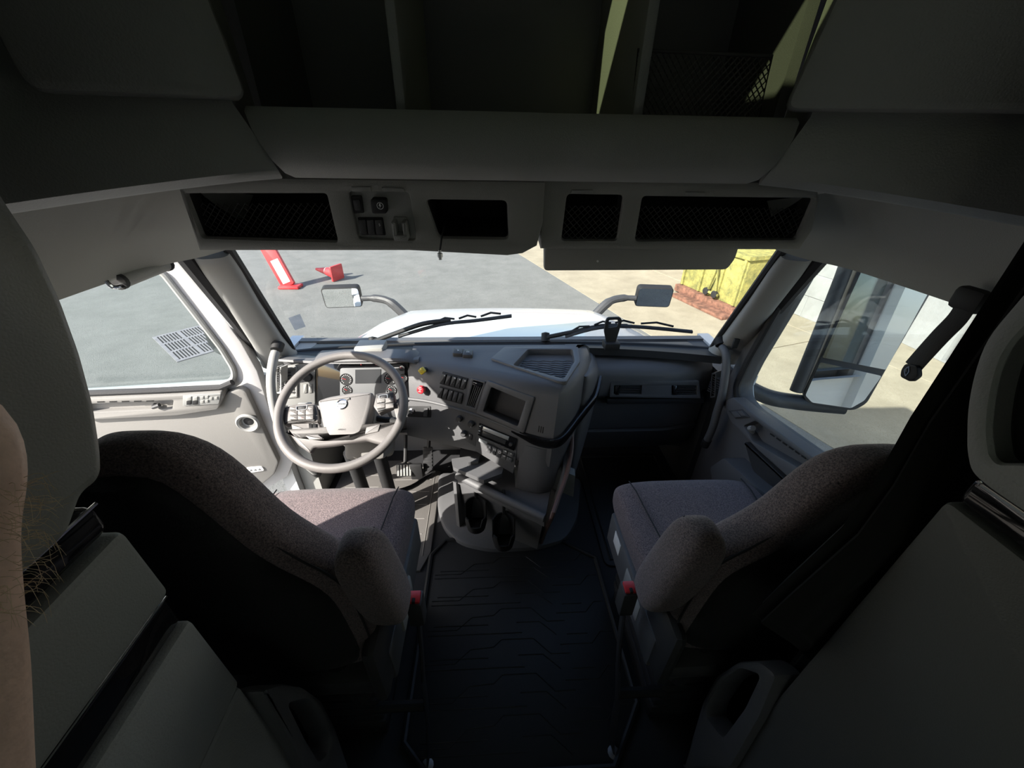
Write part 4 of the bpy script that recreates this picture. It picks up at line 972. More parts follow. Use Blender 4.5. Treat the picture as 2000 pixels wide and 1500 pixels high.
vent(LPn, (560, 724), (578, 768), 7, vb, d=.014)
SW = Pl((-.945, 1.42, .70), (.75, -.66, 0), ZU)
sv = B(); sv.plate(SW, rnd(SW.pts((541, 716), (552, 716), (552, 768), (541, 768)), .002), [rnd(SW.pts((543, 719), (550, 719), (550, 765), (543, 765)), .002)], -.02, .006, deep=.01, bev=.001); sv = sv.done('side_vent', 'pillar_trim', ds)
vent(SW, (543, 720), (550, 764), 9, sv, d=.004)
# knee panel under the driver side
g = B(); g.loft([[V((x, y, z)) for y, z in ((1.42, .52), (1.40, .50), (1.46, .44), (1.62, .40), (1.72, .40), (1.72, .50))] for x in (-.90, -.75, -.5, -.3)]); g.done('knee_panel', 'charcoal_plastic', ds)

# ------------------------------------------------------------------ floor console under the stack
fc = thing('floor_console', (0, 1.3, 0), 'low grey floor console with tray and hand rail below the centre stack', 'console')
FP = Pl((0, 0, 0), XF, YF)
pln = rnd(FP.pts((857, 930), (855, 1000), (868, 1040), (900, 1070), (960, 1083), (1050, 1078), (1105, 1062), (1128, 1020), (1135, 940)), .05)
g = B(); g.prism(FP, pln, 0, .035, .015); g.done('plinth', 'charcoal_plastic', fc)
barL = at(893, 928, Z=.385); barR = at(1064, 1012, Z=.385)
g = B(); g.tube([barL, (barL+barR)/2+V((0, -.004, 0)), barR], .017, 12); g.done('hand_rail', 'charcoal_plastic', fc)
g = B(); g.loft([[V((x, y, z)) for x, y in ((barL.x, barL.y), (barR.x, barR.y), (barR.x+.13, 1.47), (barL.x, 1.62))] for z in (.335, .365)]); g.done('tray_floor', 'charcoal_plastic', fc)
# upper small shelf catching the sun
a = [at(882, 896, Z=.45), at(940, 887, Z=.45), at(984, 912, Z=.45), at(980, 925, Z=.45), at(945, 938, Z=.45), at(885, 912, Z=.45)]
g = B(); g.loft([[p+V((0, 0, dz)) for p in a] for dz in (-.02, 0)]); g.done('coin_shelf', 'charcoal_plastic', fc)
a = [at(921, 893, Z=.46), at(938, 890, Z=.46), at(934, 903, Z=.46), at(915, 905, Z=.46)]
g = B(); g.loft([[p+V((0, 0, dz)) for p in a] for dz in (-.012, 0.006)]); g.done('shelf_catch', 'charcoal_plastic', fc)
# front wall below the rail
W0 = V((barL.x-.01, barL.y+.06, .03)); W1 = V((barR.x, barR.y+.12, .03))
g = B(); g.loft([[W0, W1, W1+V((0, .05, 0)), W0+V((0, .05, 0))], [barL+V((0, .02, -.03)), barR+V((0, .02, -.03)), barR+V((0, .07, -.03)), barL+V((0, .07, -.03))]]); g.done('front_wall', 'charcoal_plastic', fc)
# right cheek that sweeps up to the dash
ck = [(1054, 1062, .03), (1064, 1008, .40), (1090, 985, .42), (1113, 955, .45), (1124, 920, .50)]
C1 = [at(1053, 1060, Z=.03), at(1062, 1035, Z=.2), barR+V((.015, -.012, .02)), barR+V((.05, .06, .045)), barR+V((.095, .15, .09)), barR+V((.125, .24, .15)), barR+V((.13, .33, .22)), barR+V((.13, .45, .22)), V((barR.x+.13, barR.y+.45, .03))]
g = B(); n9 = len(C1)
g.add([p for p in C1]+[p+V((.018, .004, 0)) for p in C1], [tuple(range(n9)), tuple(range(2*n9-1, n9-1, -1))]+[(i, (i+1) % n9, n9+(i+1) % n9, n9+i) for i in range(n9)]); g.done('side_cheek', 'charcoal_plastic', fc, smooth=0)
g = B(); g.tube(spline([p+V((.009, 0, 0)) for p in C1[:7]], 4), .009, 8); g.done('cheek_edge', 'rail_brown', fc)
g = B(); g.prism(Pl((barL.x-.005, barL.y+.03, .0), (-.6, -.8, 0), ZU), rect(-.02, .03, .02, .33), -.01, .01, .003); g.done('post', 'charcoal_plastic', fc)
b_ = at(1104, 964, Z=.366); g = B(); g.loft([[b_+V((-.05, .03, 0)), b_+V((.03, -.02, 0)), b_+V((.04, .05, .0)), b_+V((-.02, .08, 0))], [b_+V((-.05, .06, .09)), b_+V((.035, .01, .09)), b_+V((.04, .05, .09)), b_+V((-.02, .09, .09))]]); g.done('tray_wedge', 'cabinet_grey', fc)
# cup holders hung on the rail
for i, (px, py) in enumerate(((929, 998), (984, 1031))):
    c = at(px, py, Z=.26)
    ch = thing('cup_holder', c-V((0, 0, .10)), 'black clip-on cup holder on the console rail, ' + ('nearer the steering wheel' if i == 0 else 'nearer the passenger side'), 'cup holder')
    R_ = .047; g = B(); N_ = 28
    for th0, hmul in ((0, 1),):
        o_r, i_r, tp, tpi = [], [], [], []
        for k in range(N_):
            t = 2*math.pi*k/N_; hgt = .085 if math.sin(t) < -.25 and abs(math.cos(t)) > .5 else .045 if math.sin(t) < .2 else .14
            cx, cy = math.cos(t), math.sin(t); o_r.append((c+V((cx*R_*.86, cy*R_*.86, -.10)), c+V((cx*R_*1.03, cy*R_*1.03, -.10+hgt)))); i_r.append((c+V((cx*R_*.92, cy*R_*.92, -.10+hgt)), c+V((cx*R_*.78, cy*R_*.78, -.09))))
        g.loft([[p[0] for p in o_r], [p[1] for p in o_r], [p[0] for p in i_r], [p[1] for p in i_r]])
    g.done('cup_shell', 'matte_black', ch, smooth=30)
    g = B(); g.prism(Pl(c+V((.004, .036, -.02)), XF, V((0, .25, 1))), rnd([(-.028, -.05), (.028, -.05), (.022, .06), (-.012, .066)], .012), -.004, .006, .003); g.done('back_flap', 'dark_plastic', ch)
    g = B(); g.tube(spline([c+V((0, .045, .03)), c+V((.0, .07, .10)), c+V((.0, .095, .12))], 4), .008, 6); g.done('rail_clip', 'matte_black', ch)

# ------------------------------------------------------------------ pedals
bp = thing('brake_pedal', (-.50, 1.60, .02), 'ribbed brake pedal pad on a black lever under the dash', 'pedal')
PP = Pl(at(790, 918, Y=1.58), XF, V((0, .55, 1)))
g = B(); g.prism(PP, rnd(rect(-.042, -.035, .042, .035), .008), -.012, .004, .003); g.done('pedal_pad', 'black_rubber', bp)
for k in range(5):
    g = B(); g.prism(PP, rect(-.036+k*.016, -.03, -.028+k*.016, .03), .004, .008, .001); g.done('pad_rib', 'grey_plastic', bp)
g = B(); g.tube([PP.P(0, 0, -.01), PP.P(0, .08, -.03), PP.P(.0, .22, -.05)], .010, 8); g.done('pedal_lever', 'matte_black', bp)
ap = thing('accelerator_pedal', (-.38, 1.62, .02), 'black ribbed accelerator pedal beside the brake', 'pedal')
AP = Pl(at(836, 900, Y=1.62), XF, V((0, .5, 1)))
g = B(); g.prism(AP, rnd(rect(-.026, -.075, .026, .075), .008), -.010, .004, .003); g.done('pedal_pad', 'black_rubber', ap)
for k in range(7):
    g = B(); g.prism(AP, rect(-.022, -.066+k*.019, .022, -.058+k*.019), .004, .007, .001); g.done('pad_rib', 'black_rubber', ap)
g = B(); g.tube([AP.P(0, .05, -.01), AP.P(.01, .13, .0), AP.P(.01, .20, -.04)], .010, 8); g.done('pedal_lever', 'matte_black', ap)
g = B(); g.lathe(AP.P(.01, .13, .005), (-1, -.3, .4), [(0, 0), (.012, 0), (.010, .010), (0, .012)], 12); g.done('pivot_cap', 'pillar_trim', ap)
g = B(); p = PP.P(.06, -.01, -.012); g.rbox(p-V((.03, .012, .055)), p+V((.035, .012, .05)), .006); tag(g.done('pedal_bracket', 'matte_black', None), 'black bracket plate between brake and accelerator pedals', 'bracket')

# ------------------------------------------------------------------ steering wheel
WC = at(668, 797, Y=1.146); tl = math.radians(33); R_ = .213
WP_ = Pl(WC, XF, V((0, math.cos(tl), math.sin(tl))))
sw = thing('steering_wheel', WC-V((0, 0, .12)), 'grey four-spoke truck steering wheel with airbag pad and buttons', 'steering wheel')
def wpt(a, b_, d=0): return WP_.P(a, b_, d)
g = B(); g.tube([wpt(R_*math.cos(2*math.pi*k/64), R_*math.sin(2*math.pi*k/64), 0) for k in range(64)], .0155, 14, closed=True); g.done('rim', 'wheel_leather', sw, smooth=80)
def wp(x, y, d=0): return WP_.px(x, y, d)
pad = rnd([wp(617, 780), wp(640, 772), wp(690, 763), wp(727, 763), wp(724, 790), wp(714, 826), wp(706, 846), wp(690, 853), wp(637, 855), wp(630, 840)], .012)
g = B(); g.prism(WP_, pad, -.06, -.005, .014); g.done('airbag_pad', 'wheel_pad', sw, smooth=50)
c = wp(668, 790, -.005)
em = B(); em.lathe(wpt(c[0], c[1], -.006), WP_.n, [(.0, 0), (.020, 0), (.020, .003), (.017, .004), (.0155, .002), (0, .002)], 32); em = em.done('emblem', 'chrome', sw)
g = B(); g.prism(WP_, circ(c, .0152, 28), -.005, -.0035); g.done('emblem_disc', 'emblem_blue', em, smooth=0)
g = B(); g.prism(WP_, rect(c[0]-.0155, c[1]-.0042, c[0]+.0155, c[1]+.0042), -.0036, -.0022, .0006); g.done('emblem_bar', 'silver_print', em)
text(WP_, 'VOLVO', c, .0052, 'print_black', em, 'lettering', -.0017, bold=.02)
g = B(); g.tube([wpt(c[0]+.013, c[1]+.013, -.003), wpt(c[0]+.024, c[1]+.024, -.003)], .0015, 6); g.tube([wpt(c[0]+.017, c[1]+.024, -.003), wpt(c[0]+.024, c[1]+.024, -.003), wpt(c[0]+.024, c[1]+.017, -.003)], .0015, 6); g.done('emblem_arrow', 'chrome', em)
text(WP_, 'AIRBAG', wp(668, 839, -.005), .0055, 'print_black', sw, 'lettering', -.0042)
# spokes and button pods
L1 = rnd([wp(545, 795), wp(565, 790), wp(575, 787), wp(612, 785), wp(618, 800), wp(620, 822), wp(565, 822), wp(552, 830)], .006)
g = B(); g.prism(WP_, L1, -.035, -.008, .006); g.done('spoke', 'wheel_leather', sw)
L2 = rnd([wp(563, 824), wp(618, 822), wp(628, 850), wp(576, 848), wp(566, 838)], .006)
g = B(); g.prism(WP_, L2, -.04, -.016, .005); g.done('lower_paddle', 'wheel_pad', sw)
R1 = rnd([wp(734, 767), wp(768, 763), wp(772, 790), wp(738, 806), wp(728, 792)], .006)
g = B(); g.prism(WP_, R1, -.035, -.006, .005); g.done('spoke', 'wheel_leather', sw)
R2 = rnd([wp(766, 790), wp(772, 815), wp(785, 818), wp(790, 795), wp(780, 770)], .006)
g = B(); g.prism(WP_, R2, -.035, -.010, .005); g.done('spoke_root', 'wheel_leather', sw)
# lower crescent joining the pad to the rim
lo = rnd([wp(556, 838), wp(580, 850), wp(632, 856), wp(690, 854), wp(712, 838), wp(745, 828), wp(778, 820), wp(770, 850), wp(752, 868), wp(728, 862), wp(715, 858), wp(650, 868), wp(612, 872), wp(603, 884), wp(580, 868)], .008)
g = B(); g.prism(WP_, lo, -.026, -.006, .008); g.done('lower_spoke', 'wheel_leather', sw, smooth=50)
# keys
def keys(cells, par, d):
    for q in cells:
        g = B(); g.prism(WP_, rnd([wp(x, y, d) for x, y in q], .0015, 2), d-.004, d+.004, .0015); g.done('wheel_key', 'wheel_leather', par)
kp = B(); kp.prism(WP_, rnd([wp(565, 795), wp(612, 789), wp(614, 821), wp(566, 820)], .004), -.012, -.003, .002); kp = kp.done('button_pod', 'dark_plastic', sw)
cells = []
for j, (y0, y1) in enumerate(((794, 801), (801.5, 811), (812, 820))):
    for i in range(3):
        x0 = 567+i*15.3; cells.append(((x0, y0+1-i*.7), (x0+14.6, y0-i*.7+.4), (x0+14.8, y1-i*.4), (x0, y1)))
cells.pop(1); keys(cells, kp, -.001)
cc_ = [wp(x, y) for x, y in ((580, 794.5), (601, 792), (600, 800), (580, 802))]
g = B(); g.tube([wpt(a, b_, .004) for a, b_ in rnd(cc_, .003)], .0012, 6, closed=True); g.done('key_ring', 'silver_print', kp)
g = B(); g.prism(WP_, rnd([wp(583, 796), wp(598, 794), wp(597, 799), wp(583, 800)], .002), -.002, .006, .002); g.done('thumb_switch', 'dark_plastic', kp)
for x, y, w in ((573, 804, '-'), (590, 803, 'v'), (605, 801, '+'), (573, 816, '<'), (590, 816, 'o'), (605, 815, '>')): text(WP_, w, wp(x, y, .003), .005, 'print_white' if w != 'o' else 'print_red', kp, 'key_symbol', .0036)
kp = B(); kp.prism(WP_, rnd([wp(733, 769), wp(768, 766), wp(771, 792), wp(737, 804)], .004), -.010, -.002, .002); kp = kp.done('button_pod', 'dark_plastic', sw)
cells = []
for j, (y0, y1) in enumerate(((770, 777), (778, 788), (789, 799))):
    for i in range(2): x0 = 736+i*17; cells.append(((x0, y0+j*.2), (x0+16, y0-1), (x0+16.5, y1-2.6), (x0+.5, y1)))
cells = cells[2:]; keys(cells, kp, .0)
g = B(); g.tube([wpt(a, b_, .003) for a, b_ in rnd([wp(741, 773), wp(757, 771), wp(757, 779), wp(741, 781)], .003)], .0012, 6, closed=True); g.done('key_ring', 'silver_print', kp)
g = B(); g.prism(WP_, rnd([wp(744, 774.5), wp(755, 773), wp(755, 777.5), wp(744, 779)], .002), -.002, .005, .002); g.done('thumb_switch', 'dark_plastic', kp)
for x, y, w in ((743, 794, '+'), (760, 791, '-'), (744, 785, 'x'), (761, 782, 'o')): text(WP_, w, wp(x, y, .004), .005, 'print_white', kp, 'key_symbol', .0046)
for x in (604, 612):
    g = B(); g.prism(WP_, rnd([wp(x-3, 826), wp(x+3, 825), wp(x+4, 846), wp(x-2, 846)], .001), -.02, -.011, .002); sl2 = g.done('stalk_key', 'matte_black', sw)
    g = B(); g.prism(WP_, [wp(x-4, 824), wp(x-3, 824), wp(x-1.5, 848), wp(x-2.5, 848)], -.017, -.011); g.done('key_edge', 'chrome', sl2, smooth=0)
g = B(); g.prism(WP_, rnd([wp(594, 849), wp(620, 848), wp(632, 857), wp(604, 858)], .002), -.012, -.003, .002); g.done('hinge_flap', 'wheel_pad', sw)
g = B(); g.prism(WP_, rnd([wp(715, 834), wp(742, 828), wp(738, 842), wp(712, 848)], .002), -.010, -.002, .002); g.done('tilt_flap', 'wheel_pad', sw)
# column, shroud and stalks
cs = thing('steering_column', (WC.x, WC.y+.2, .2), 'grey steering column shroud with stalks behind the wheel', 'column')
ax = -WP_.n
rings = []
for t_, a, b_ in ((.055, .075, .06), (.10, .085, .07), (.18, .09, .075), (.30, .085, .07), (.40, .07, .06)):
    rings.append(sring(WC+ax*t_+V((.02, 0, -.01)), WP_.u, WP_.v, a, b_, 5, 24))
g = B(); g.loft(rings); g.done('column_shroud', 'door_grey', cs, smooth=50)
p = WC+ax*.10+V((.05, .02, -.12))
g = B(); g.rbox(p-V((.075, .10, .05)), p+V((.075, .06, .06)), .02, rot=Matrix.Rotation(-.5, 3, 'X')); g.done('lower_shroud', 'door_grey', cs)
g = B(); g.lathe(WC+ax*.08, ax, [(0, -.03), (.07, -.03), (.075, .01), (0, .01)], 24); g.done('column_collar', 'matte_black', cs)
for s, pts in ((-1, ((.06, .0, 0), (.12, .02, 0), (.165, .04, .004))), (1, ((.06, .0, 0), (.13, -.015, 0), (.17, -.02, 0)))):
    P_ = [WC+ax*.085+WP_.u*(s*a)+WP_.v*b_ for a, b_, c_ in pts]; g = B(); g.tube(spline(P_, 4), [.011]*5+[.014]*4, 10, flat=(.009, WP_.n)); stk = g.done('stalk', 'wheel_pad' if s < 0 else 'matte_black', cs)
    if s < 0:
        g = B(); g.rbox(P_[-1]-V((.03, .012, .004)), P_[-1]+V((.02, .012, .016)), .004); g.done('stalk_cap', 'pillar_trim', stk)
for dx in (-.085, .035):
    g = B(); g.tube([V((WC.x+dx, 1.30, .48)), V((WC.x+dx, 1.36, .0))], .028, 12); g.done('support_leg', 'matte_black', cs)
g = B(); g.tube(spline([V((WC.x-.085, 1.34, .25)), V((WC.x-.02, 1.32, .2)), V((WC.x+.12, 1.40, .16)), V((WC.x+.22, 1.5, .17))], 5), .012, 8); g.done('linkage', 'matte_black', cs)

# ------------------------------------------------------------------ grab handles on the pillars, bracket on the dash
for s, pth in ((-1, ((538, 688), (533, 706), (529, 745), (535, 795), (552, 848), (580, 890), (616, 922))), (1, ((1410, 678), (1418, 692), (1418, 720), (1410, 772), (1400, 806), (1392, 835), (1380, 862)))):
    gh = thing('grab_handle', at(*pth[0], X=s*.93), 'long curved grey grab handle below the ' + ('driver' if s < 0 else 'passenger') + ' side windshield pillar', 'handle')
    P_ = [at(x, y, X=s*.93) for x, y in pth]
    if s < 0: P_ = [V((p.x, p.y, p.z)) for p in P_]
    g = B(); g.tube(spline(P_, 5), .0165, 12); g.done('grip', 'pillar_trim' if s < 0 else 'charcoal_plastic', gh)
    g = B(); g.lathe(P_[0]+V((0, .02, .01)), (0, -.6, -.4), [(0, -.02), (.024, -.02), (.022, .01), (0, .012)], 14); g.done('mount', 'matte_black', gh)
    g = B(); g.lathe(P_[-1], (P_[-1]-P_[-2]), [(0, -.01), (.02, -.01), (.018, .03), (0, .03)], 14); g.done('mount', 'matte_black', gh)
br = thing('dash_bracket', at(1195, 662, Y=1.64), 'black looped phone bracket standing on the dash before the windshield', 'bracket')
BB = Pl(at(1195, 662, Y=1.60), XF, V((0, .12, 1)))
def bpx(*ps): return [BB.px(*p) for p in ps]
o_ = rnd(bpx((1187, 620), (1211, 619), (1215, 626), (1208, 650), (1202, 668), (1184, 668), (1180, 646), (1183, 626)), .008)
h_ = rnd(bpx((1189, 625), (1207, 624), (1208, 631), (1205, 638), (1188, 640)), .006)
g = B(); g.plate(BB, o_, [h_], -.008, .004, deep=.012, bev=.002, bottom=False); g.done('loop', 'matte_black', br)
q = BB.P(*BB.px(1194, 668)); g = B(); g.rbox(q-V((.035, .03, .03)), q+V((.035, .03, .004)), .006); g.done('foot', 'matte_black', br)
# ------------------------------------------------------------------ seats
def seat(xc, yb, s, name, label, tall=1.):
    """xc: centre line, yb: depth of the backrest, s: +1 when the aisle is towards +X"""
    t = thing(name, (xc, .72, 0), label, 'seat')
    # cushion: rings along Y
    rings = []
    for y, hw, zt, zb, e in ((.47, .20, .565, .50, 3), (.50, .235, .59, .47, 4), (.56, .25, .602, .46, 4.5), (.70, .256, .600, .455, 4.5), (.84, .26, .604, .45, 4.5), (.93, .26, .608, .45, 4.2), (.975, .256, .600, .455, 3.8), (1.0, .243, .575, .47, 3.4), (1.008, .21, .55, .49, 3)):
        rings.append(sring((xc, y, (zt+zb)/2), XF, ZU, hw, (zt-zb)/2, e, 36))
    g = B(); g.loft(rings); cu = g.done('cushion', 'seat_fabric', t, smooth=60, sub=1)
    # raised U-shaped insert at the back of the cushion
    rings = []
    for y, hw, h in ((.50, .085, .030), (.60, .090, .032), (.68, .088, .030), (.735, .075, .024), (.765, .05, .014), (.778, .02, .004)):
        rings.append(sring((xc, y, .598), XF, ZU, hw, h, 3, 24))
    g = B(); g.loft(rings); g.done('cushion_insert', 'seat_fabric', t, smooth=60)
    for q in (-.165, .165):
        P_ = [V((xc+q*(1+.03*k), .50+.06*k, .6035+(.003 if k > 6 else 0)-(.012 if k == 8 else 0))) for k in range(9)]
        g = B(); g.tube(P_, .0022, 6); g.done('seam', 'seam_thread', cu)
    # cushion pan and side shields
    g = B(); g.rbox((xc-.245, .45, .40), (xc+.245, .97, .47), .02); g.done('cushion_pan', 'dark_plastic', t)
    x0, x1 = sorted((xc+s*.235, xc+s*.268))
    g = B(); g.rbox((x0, .50, .36), (x1, .93, .50), .012); shd = g.done('side_shield', 'charcoal_plastic', t)
    g = B(); g.rbox((x0+.004*s, .60, .40), (x1+.008*s, .73, .48), .008); g.done('control_cover', 'grey_plastic', shd)
    if s < 0: g = B(); g.rbox((x0-.002, .80, .43), (x0+.003, .86, .485), .001); g.done('white_label', 'paper', shd)
    # suspension base
    g = B(); g.rbox((xc-.19, .50, .0), (xc+.19, .92, .06), .01); g.done('base_plate', 'matte_black', t)
    for k in range(7):
        g = B(); g.rbox((xc-.20, .49, .06+k*.05), (xc+.20, .93, .105+k*.05), .018); g.done('bellows_fold', 'black_rubber', t)
    # backrest
    lean = .10
    def yc(z): return yb+.02+lean*(1.0-z)*.9
    rings = []
    prof = ((.46, .20, .035), (.50, .235, .055), (.58, .25, .065), (.70, .256, .068), (.80, .254, .066), (.86, .246, .064), (.905, .226, .062), (.945, .196, .060), (.985, .170, .058), (1.03, .150, .056), (1.08, .136, .054), (1.13, .122, .052), (1.175, .104, .048), (1.205, .080, .040), (1.225, .050, .028), (1.232, .02, .01))
    prof = tuple((z if z < .86 else .86+(z-.86)*tall, hw, th) for z, hw, th in prof)
    for z, hw, th in prof: rings.append(sring((xc, yc(z), z), XF, YF, hw, th, 3.6, 36))
    g = B(); g.loft(rings); bk = g.done('backrest', 'seat_fabric', t, smooth=60, sub=1)
    # dark rear cover following the backrest
    rings = []
    for z, hw, th in prof[1:-2]: rings.append(sring((xc, yc(z)-.045, z-.01), XF, YF, max(.02, hw-.035), .03, 3.2, 28))
    g = B(); g.loft(rings); g.done('rear_cover', 'seat_black', t, smooth=60, sub=1)
    for sd in (-1, 1):
        P_ = [V((xc+sd*(hw-.012), yc(z)-th*.62, z)) for z, hw, th in prof[2:-3]]
        g = B(); g.tube(spline(P_, 3), .0028, 6); g.done('seam', 'seam_thread', bk)
    # folded-up armrest on the aisle side
    ax_ = xc+s*.283
    rings = []
    for z, a, b_, dy in ((.60, .02, .027, .07), (.615, .036, .043, .065), (.66, .047, .056, .05), (.74, .049, .059, .03), (.82, .049, .058, .01), (.89, .047, .056, -.005), (.94, .045, .052, -.015), (.972, .037, .044, -.02), (.988, .024, .028, -.022), (.993, .008, .01, -.022)):
        rings.append(sring((ax_, yb+.02+dy, z), XF, YF, a, b_, 3.2, 28))
    g = B(); g.loft(rings); am = g.done('armrest', 'seat_fabric', t, smooth=60, sub=1)
    P_ = [V((ax_+s*.02, yb+.02+d_, z)) for z, d_ in ((.68, .10), (.78, .078), (.87, .055), (.94, .034), (.975, .015))]
    g = B(); g.tube(spline(P_, 4), .002, 6); g.done('seam', 'seam_thread', am)
    g = B(); g.tube([V((xc+s*.23, yb+.07, .64)), V((ax_+s*.03, yb+.07, .64))], .025, 12); g.done('armrest_pivot', 'dark_plastic', t)
    # recliner cover
    x0, x1 = sorted((xc+s*.225, xc+s*.262))
    g = B(); g.rbox((x0, yb-.03, .38), (x1, yb+.12, .62), .02); g.done('recliner_cover', 'dark_plastic', t)
    # belt buckle on a stalk
    bx = xc+s*.325; by = yb+.115
    bu = B(); bu.rbox((bx-.020, by-.022, .50), (bx+.020, by+.022, .60), .006); bu = bu.done('belt_buckle', 'dark_plastic', t)
    g = B(); g.rbox((bx-.015, by-.016, .596), (bx+.015, by+.016, .607), .003); g.done('release_button', 'red_button', bu)
    g = B(); g.rbox((bx-.004, by-.018, .602), (bx+.004, by-.006, .611), .001); g.done('tongue_slot', 'void_black', bu)
    g = B(); g.tube([V((bx, by, .51)), V((bx, by-.03, .38)), V((bx, by-.06, .30))], .014, 8, flat=(.006, XF)); g.done('buckle_stalk', 'black_rubber', t)
    g = B(); g.tube(spline([V((bx, by-.06, .30)), V((bx+.005, by-.10, .18)), V((bx, by-.13, .06)), V((bx, by-.16, .005))], 4), .022, 8, flat=(.004, XF)); g.done('tether_strap', 'black_rubber', t)
    g = B(); g.lathe((bx, by-.17, 0), ZU, [(0, 0), (.02, 0), (.018, .012), (0, .014)], 12); g.done('tether_anchor', 'steel', t)
    g = B(); g.tube([V((xc+s*.18, yb+.02, .22)), V((bx+s*.0, yb+.02, .22))], .014, 10); g.done('tilt_lever', 'matte_black', t)
    g = B(); g.tube(spline([V((xc+s*.10, yb+.06, .50)), V((xc+s*.15, yb+.02, .42)), V((xc+s*.16, yb+.03, .30))], 4), .03, 10); g.done('lumbar_housing', 'seat_black', t)
    return t
seat(-.605, .47, 1, 'captain_chair', 'tweed fabric driver seat with folded-up armrest behind the steering wheel')
seat(.612, .475, -1, 'captain_chair', 'tweed fabric passenger seat with folded-up armrest beside the closed door', .82)

# ------------------------------------------------------------------ floor mats
cm = thing('centre_floor_mat', (0, .8, 0), 'black rubber centre floor mat with raised zigzag pattern between the seats', 'floor mat')
mo_ = [(-.36, .47), (-.27, .385), (.28, .385), (.40, .54), (.385, 1.08), (.22, 1.19), (-.30, 1.20), (-.36, 1.12)]
g = B(); g.prism(FP, mo_, 0, .012, .003); g.done('mat_sheet', 'mat_black', cm)
g = B(); g.tube([FP.P(a, b_, .013) for a, b_ in mo_], .011, 8, closed=True); g.done('mat_lip', 'mat_black', cm)
g = B()
for r_ in range(6):
    y = .45+r_*.115
    for off, seq in ((0, ((-.33, 0), (-.22, 0), (-.165, .045), (-.08, .05), (-.05, .075), (.07, .075), (.13, .02), (.20, .02))), (-.018, ((-.33, 0), (.03, .0))), (.035, ((-.31, -.02), (-.10, -.02))), (.02, ((.01, .0), (.10, .0), (.16, -.05))), (0, ((.17, .05), (.29, .05), (.33, .09), (.37, .09))), (.0, ((.20, .085), (.28, .085)))):
        g.tube([FP.P(a, y+b_+off, .012) for a, b_ in seq], .0022, 4)
stuff(g.done('tread_pattern', 'mat_black', cm, smooth=0))
dm_ = thing('driver_floor_mat', (-.62, 1.45, 0), 'grey rubber driver floor mat under the pedals', 'floor mat')
q = [(-.93, 1.05), (-.40, 1.05), (-.365, 1.14), (-.375, 1.66), (-.62, 1.76), (-.93, 1.76)]
g = B(); g.prism(FP, q, 0, .012, .003); g.done('mat_sheet', 'mat_rubber', dm_)
g = B()
for k in range(7):
    y = 1.10+k*.09; g.tube([FP.P(-.88, y, .012), FP.P(-.70, y, .012), FP.P(-.62, y+.05, .012), FP.P(-.42, y+.05, .012)], .0024, 4)
g.tube([FP.P(-.40, 1.12, .012), FP.P(-.405, 1.64, .012)], .003, 4)
stuff(g.done('tread_pattern', 'mat_rubber', dm_, smooth=0))
pm_ = thing('passenger_floor_mat', (.64, 1.4, 0), 'black rubber passenger floor mat in the dark footwell', 'floor mat')
q = [(.42, 1.04), (.93, 1.04), (.93, 1.78), (.42, 1.78)]
g = B(); g.prism(FP, rnd(q, .04), 0, .012, .003); g.done('mat_sheet', 'mat_black', pm_)
g = B(); g.tube([FP.P(a, b_, .012) for a, b_ in inset(ccw(q), .03)], .006, 6, closed=True); g.done('mat_lip', 'mat_black', pm_)
g = B(); g.rbox((.02, .35, 0), (.50, .375, .012), .004); tag(g.done('threshold_strip', 'silver_print', None), 'brushed metal threshold strip on the floor behind the centre mat', 'strip')

# ------------------------------------------------------------------ sleeper closets
# left closet: aisle face on the plane X = -.5
LC = Pl((-.5, 0, 0), YF, ZU)                               # a = Y, b = Z, faces +X
lc = thing('closet', (-.78, -.3, 0), 'tall grey closet with two gloss black bands and padded leather top', 'closet')
g = B(); g.box((-1.05, -1.0, 0), (-.525, .30, 2.1)); g.done('carcass', 'dark_plastic', lc, smooth=0)
z1, z2, z3, z4, z5 = (LC.px(205, 972)[1], LC.px(248, 1022)[1], LC.px(340, 1152)[1], LC.px(371, 1208)[1], LC.px(470, 1338)[1])
fe = .32
def lpan(z0, z1_, m, nm, d=0.0, bev=.008, yf=fe):
    g = B(); g.prism(LC, rnd(rect(-1.0, z0, yf, z1_), .012), -.03, d, bev); return g.done(nm, m, lc)
edge = [LC.px(x, y) for x, y in ((0, 392), (62, 484), (110, 585), (148, 690), (175, 790), (189, 880), (190, 922), (178, 945), (150, 965))]
q = [(edge[0][0]+.01, 2.1)]+edge+[(edge[-1][0]-.03, z1+.002), (-1.0, z1+.002), (-1.0, 2.1)]
g = B(); g.prism(LC, rnd(q, .01), -.03, .010, .012); g.done('padded_panel', 'leather_panel', lc, smooth=50)
lpan(z2+.004, z1, 'black_gloss', 'gloss_band', -.008, .006, fe-.004)
lpan(z3+.002, z2-.002, 'leather_panel', 'front_panel')
lpan(z4+.002, z3-.002, 'black_gloss', 'gloss_band', -.008, .006, fe-.004)
lpan(z5+.002, z4-.002, 'cabinet_grey', 'front_panel')
lpan(.02, z5-.004, 'cabinet_grey', 'front_panel', -.004)
g = B(); g.tube([LC.P(-1.0, z1-.001, -.004), LC.P(fe-.004, z1-.001, -.004)], .002, 6); g.done('chrome_line', 'chrome', lc)
g = B(); g.tube([LC.P(-1.0, z3-.003, -.006), LC.P(fe-.004, z3-.003, -.006)], .0016, 6); g.done('chrome_line', 'chrome', lc)
def grab(pl, outer, hole, par):
    g = B(); g.plate(pl, rnd(pl.pts(*outer), .02), [rnd(pl.pts(*hole), .015)], -.035, .02, deep=.055, bev=.008, bottom=False); g.done('moulded_handle', 'charcoal_plastic', par)
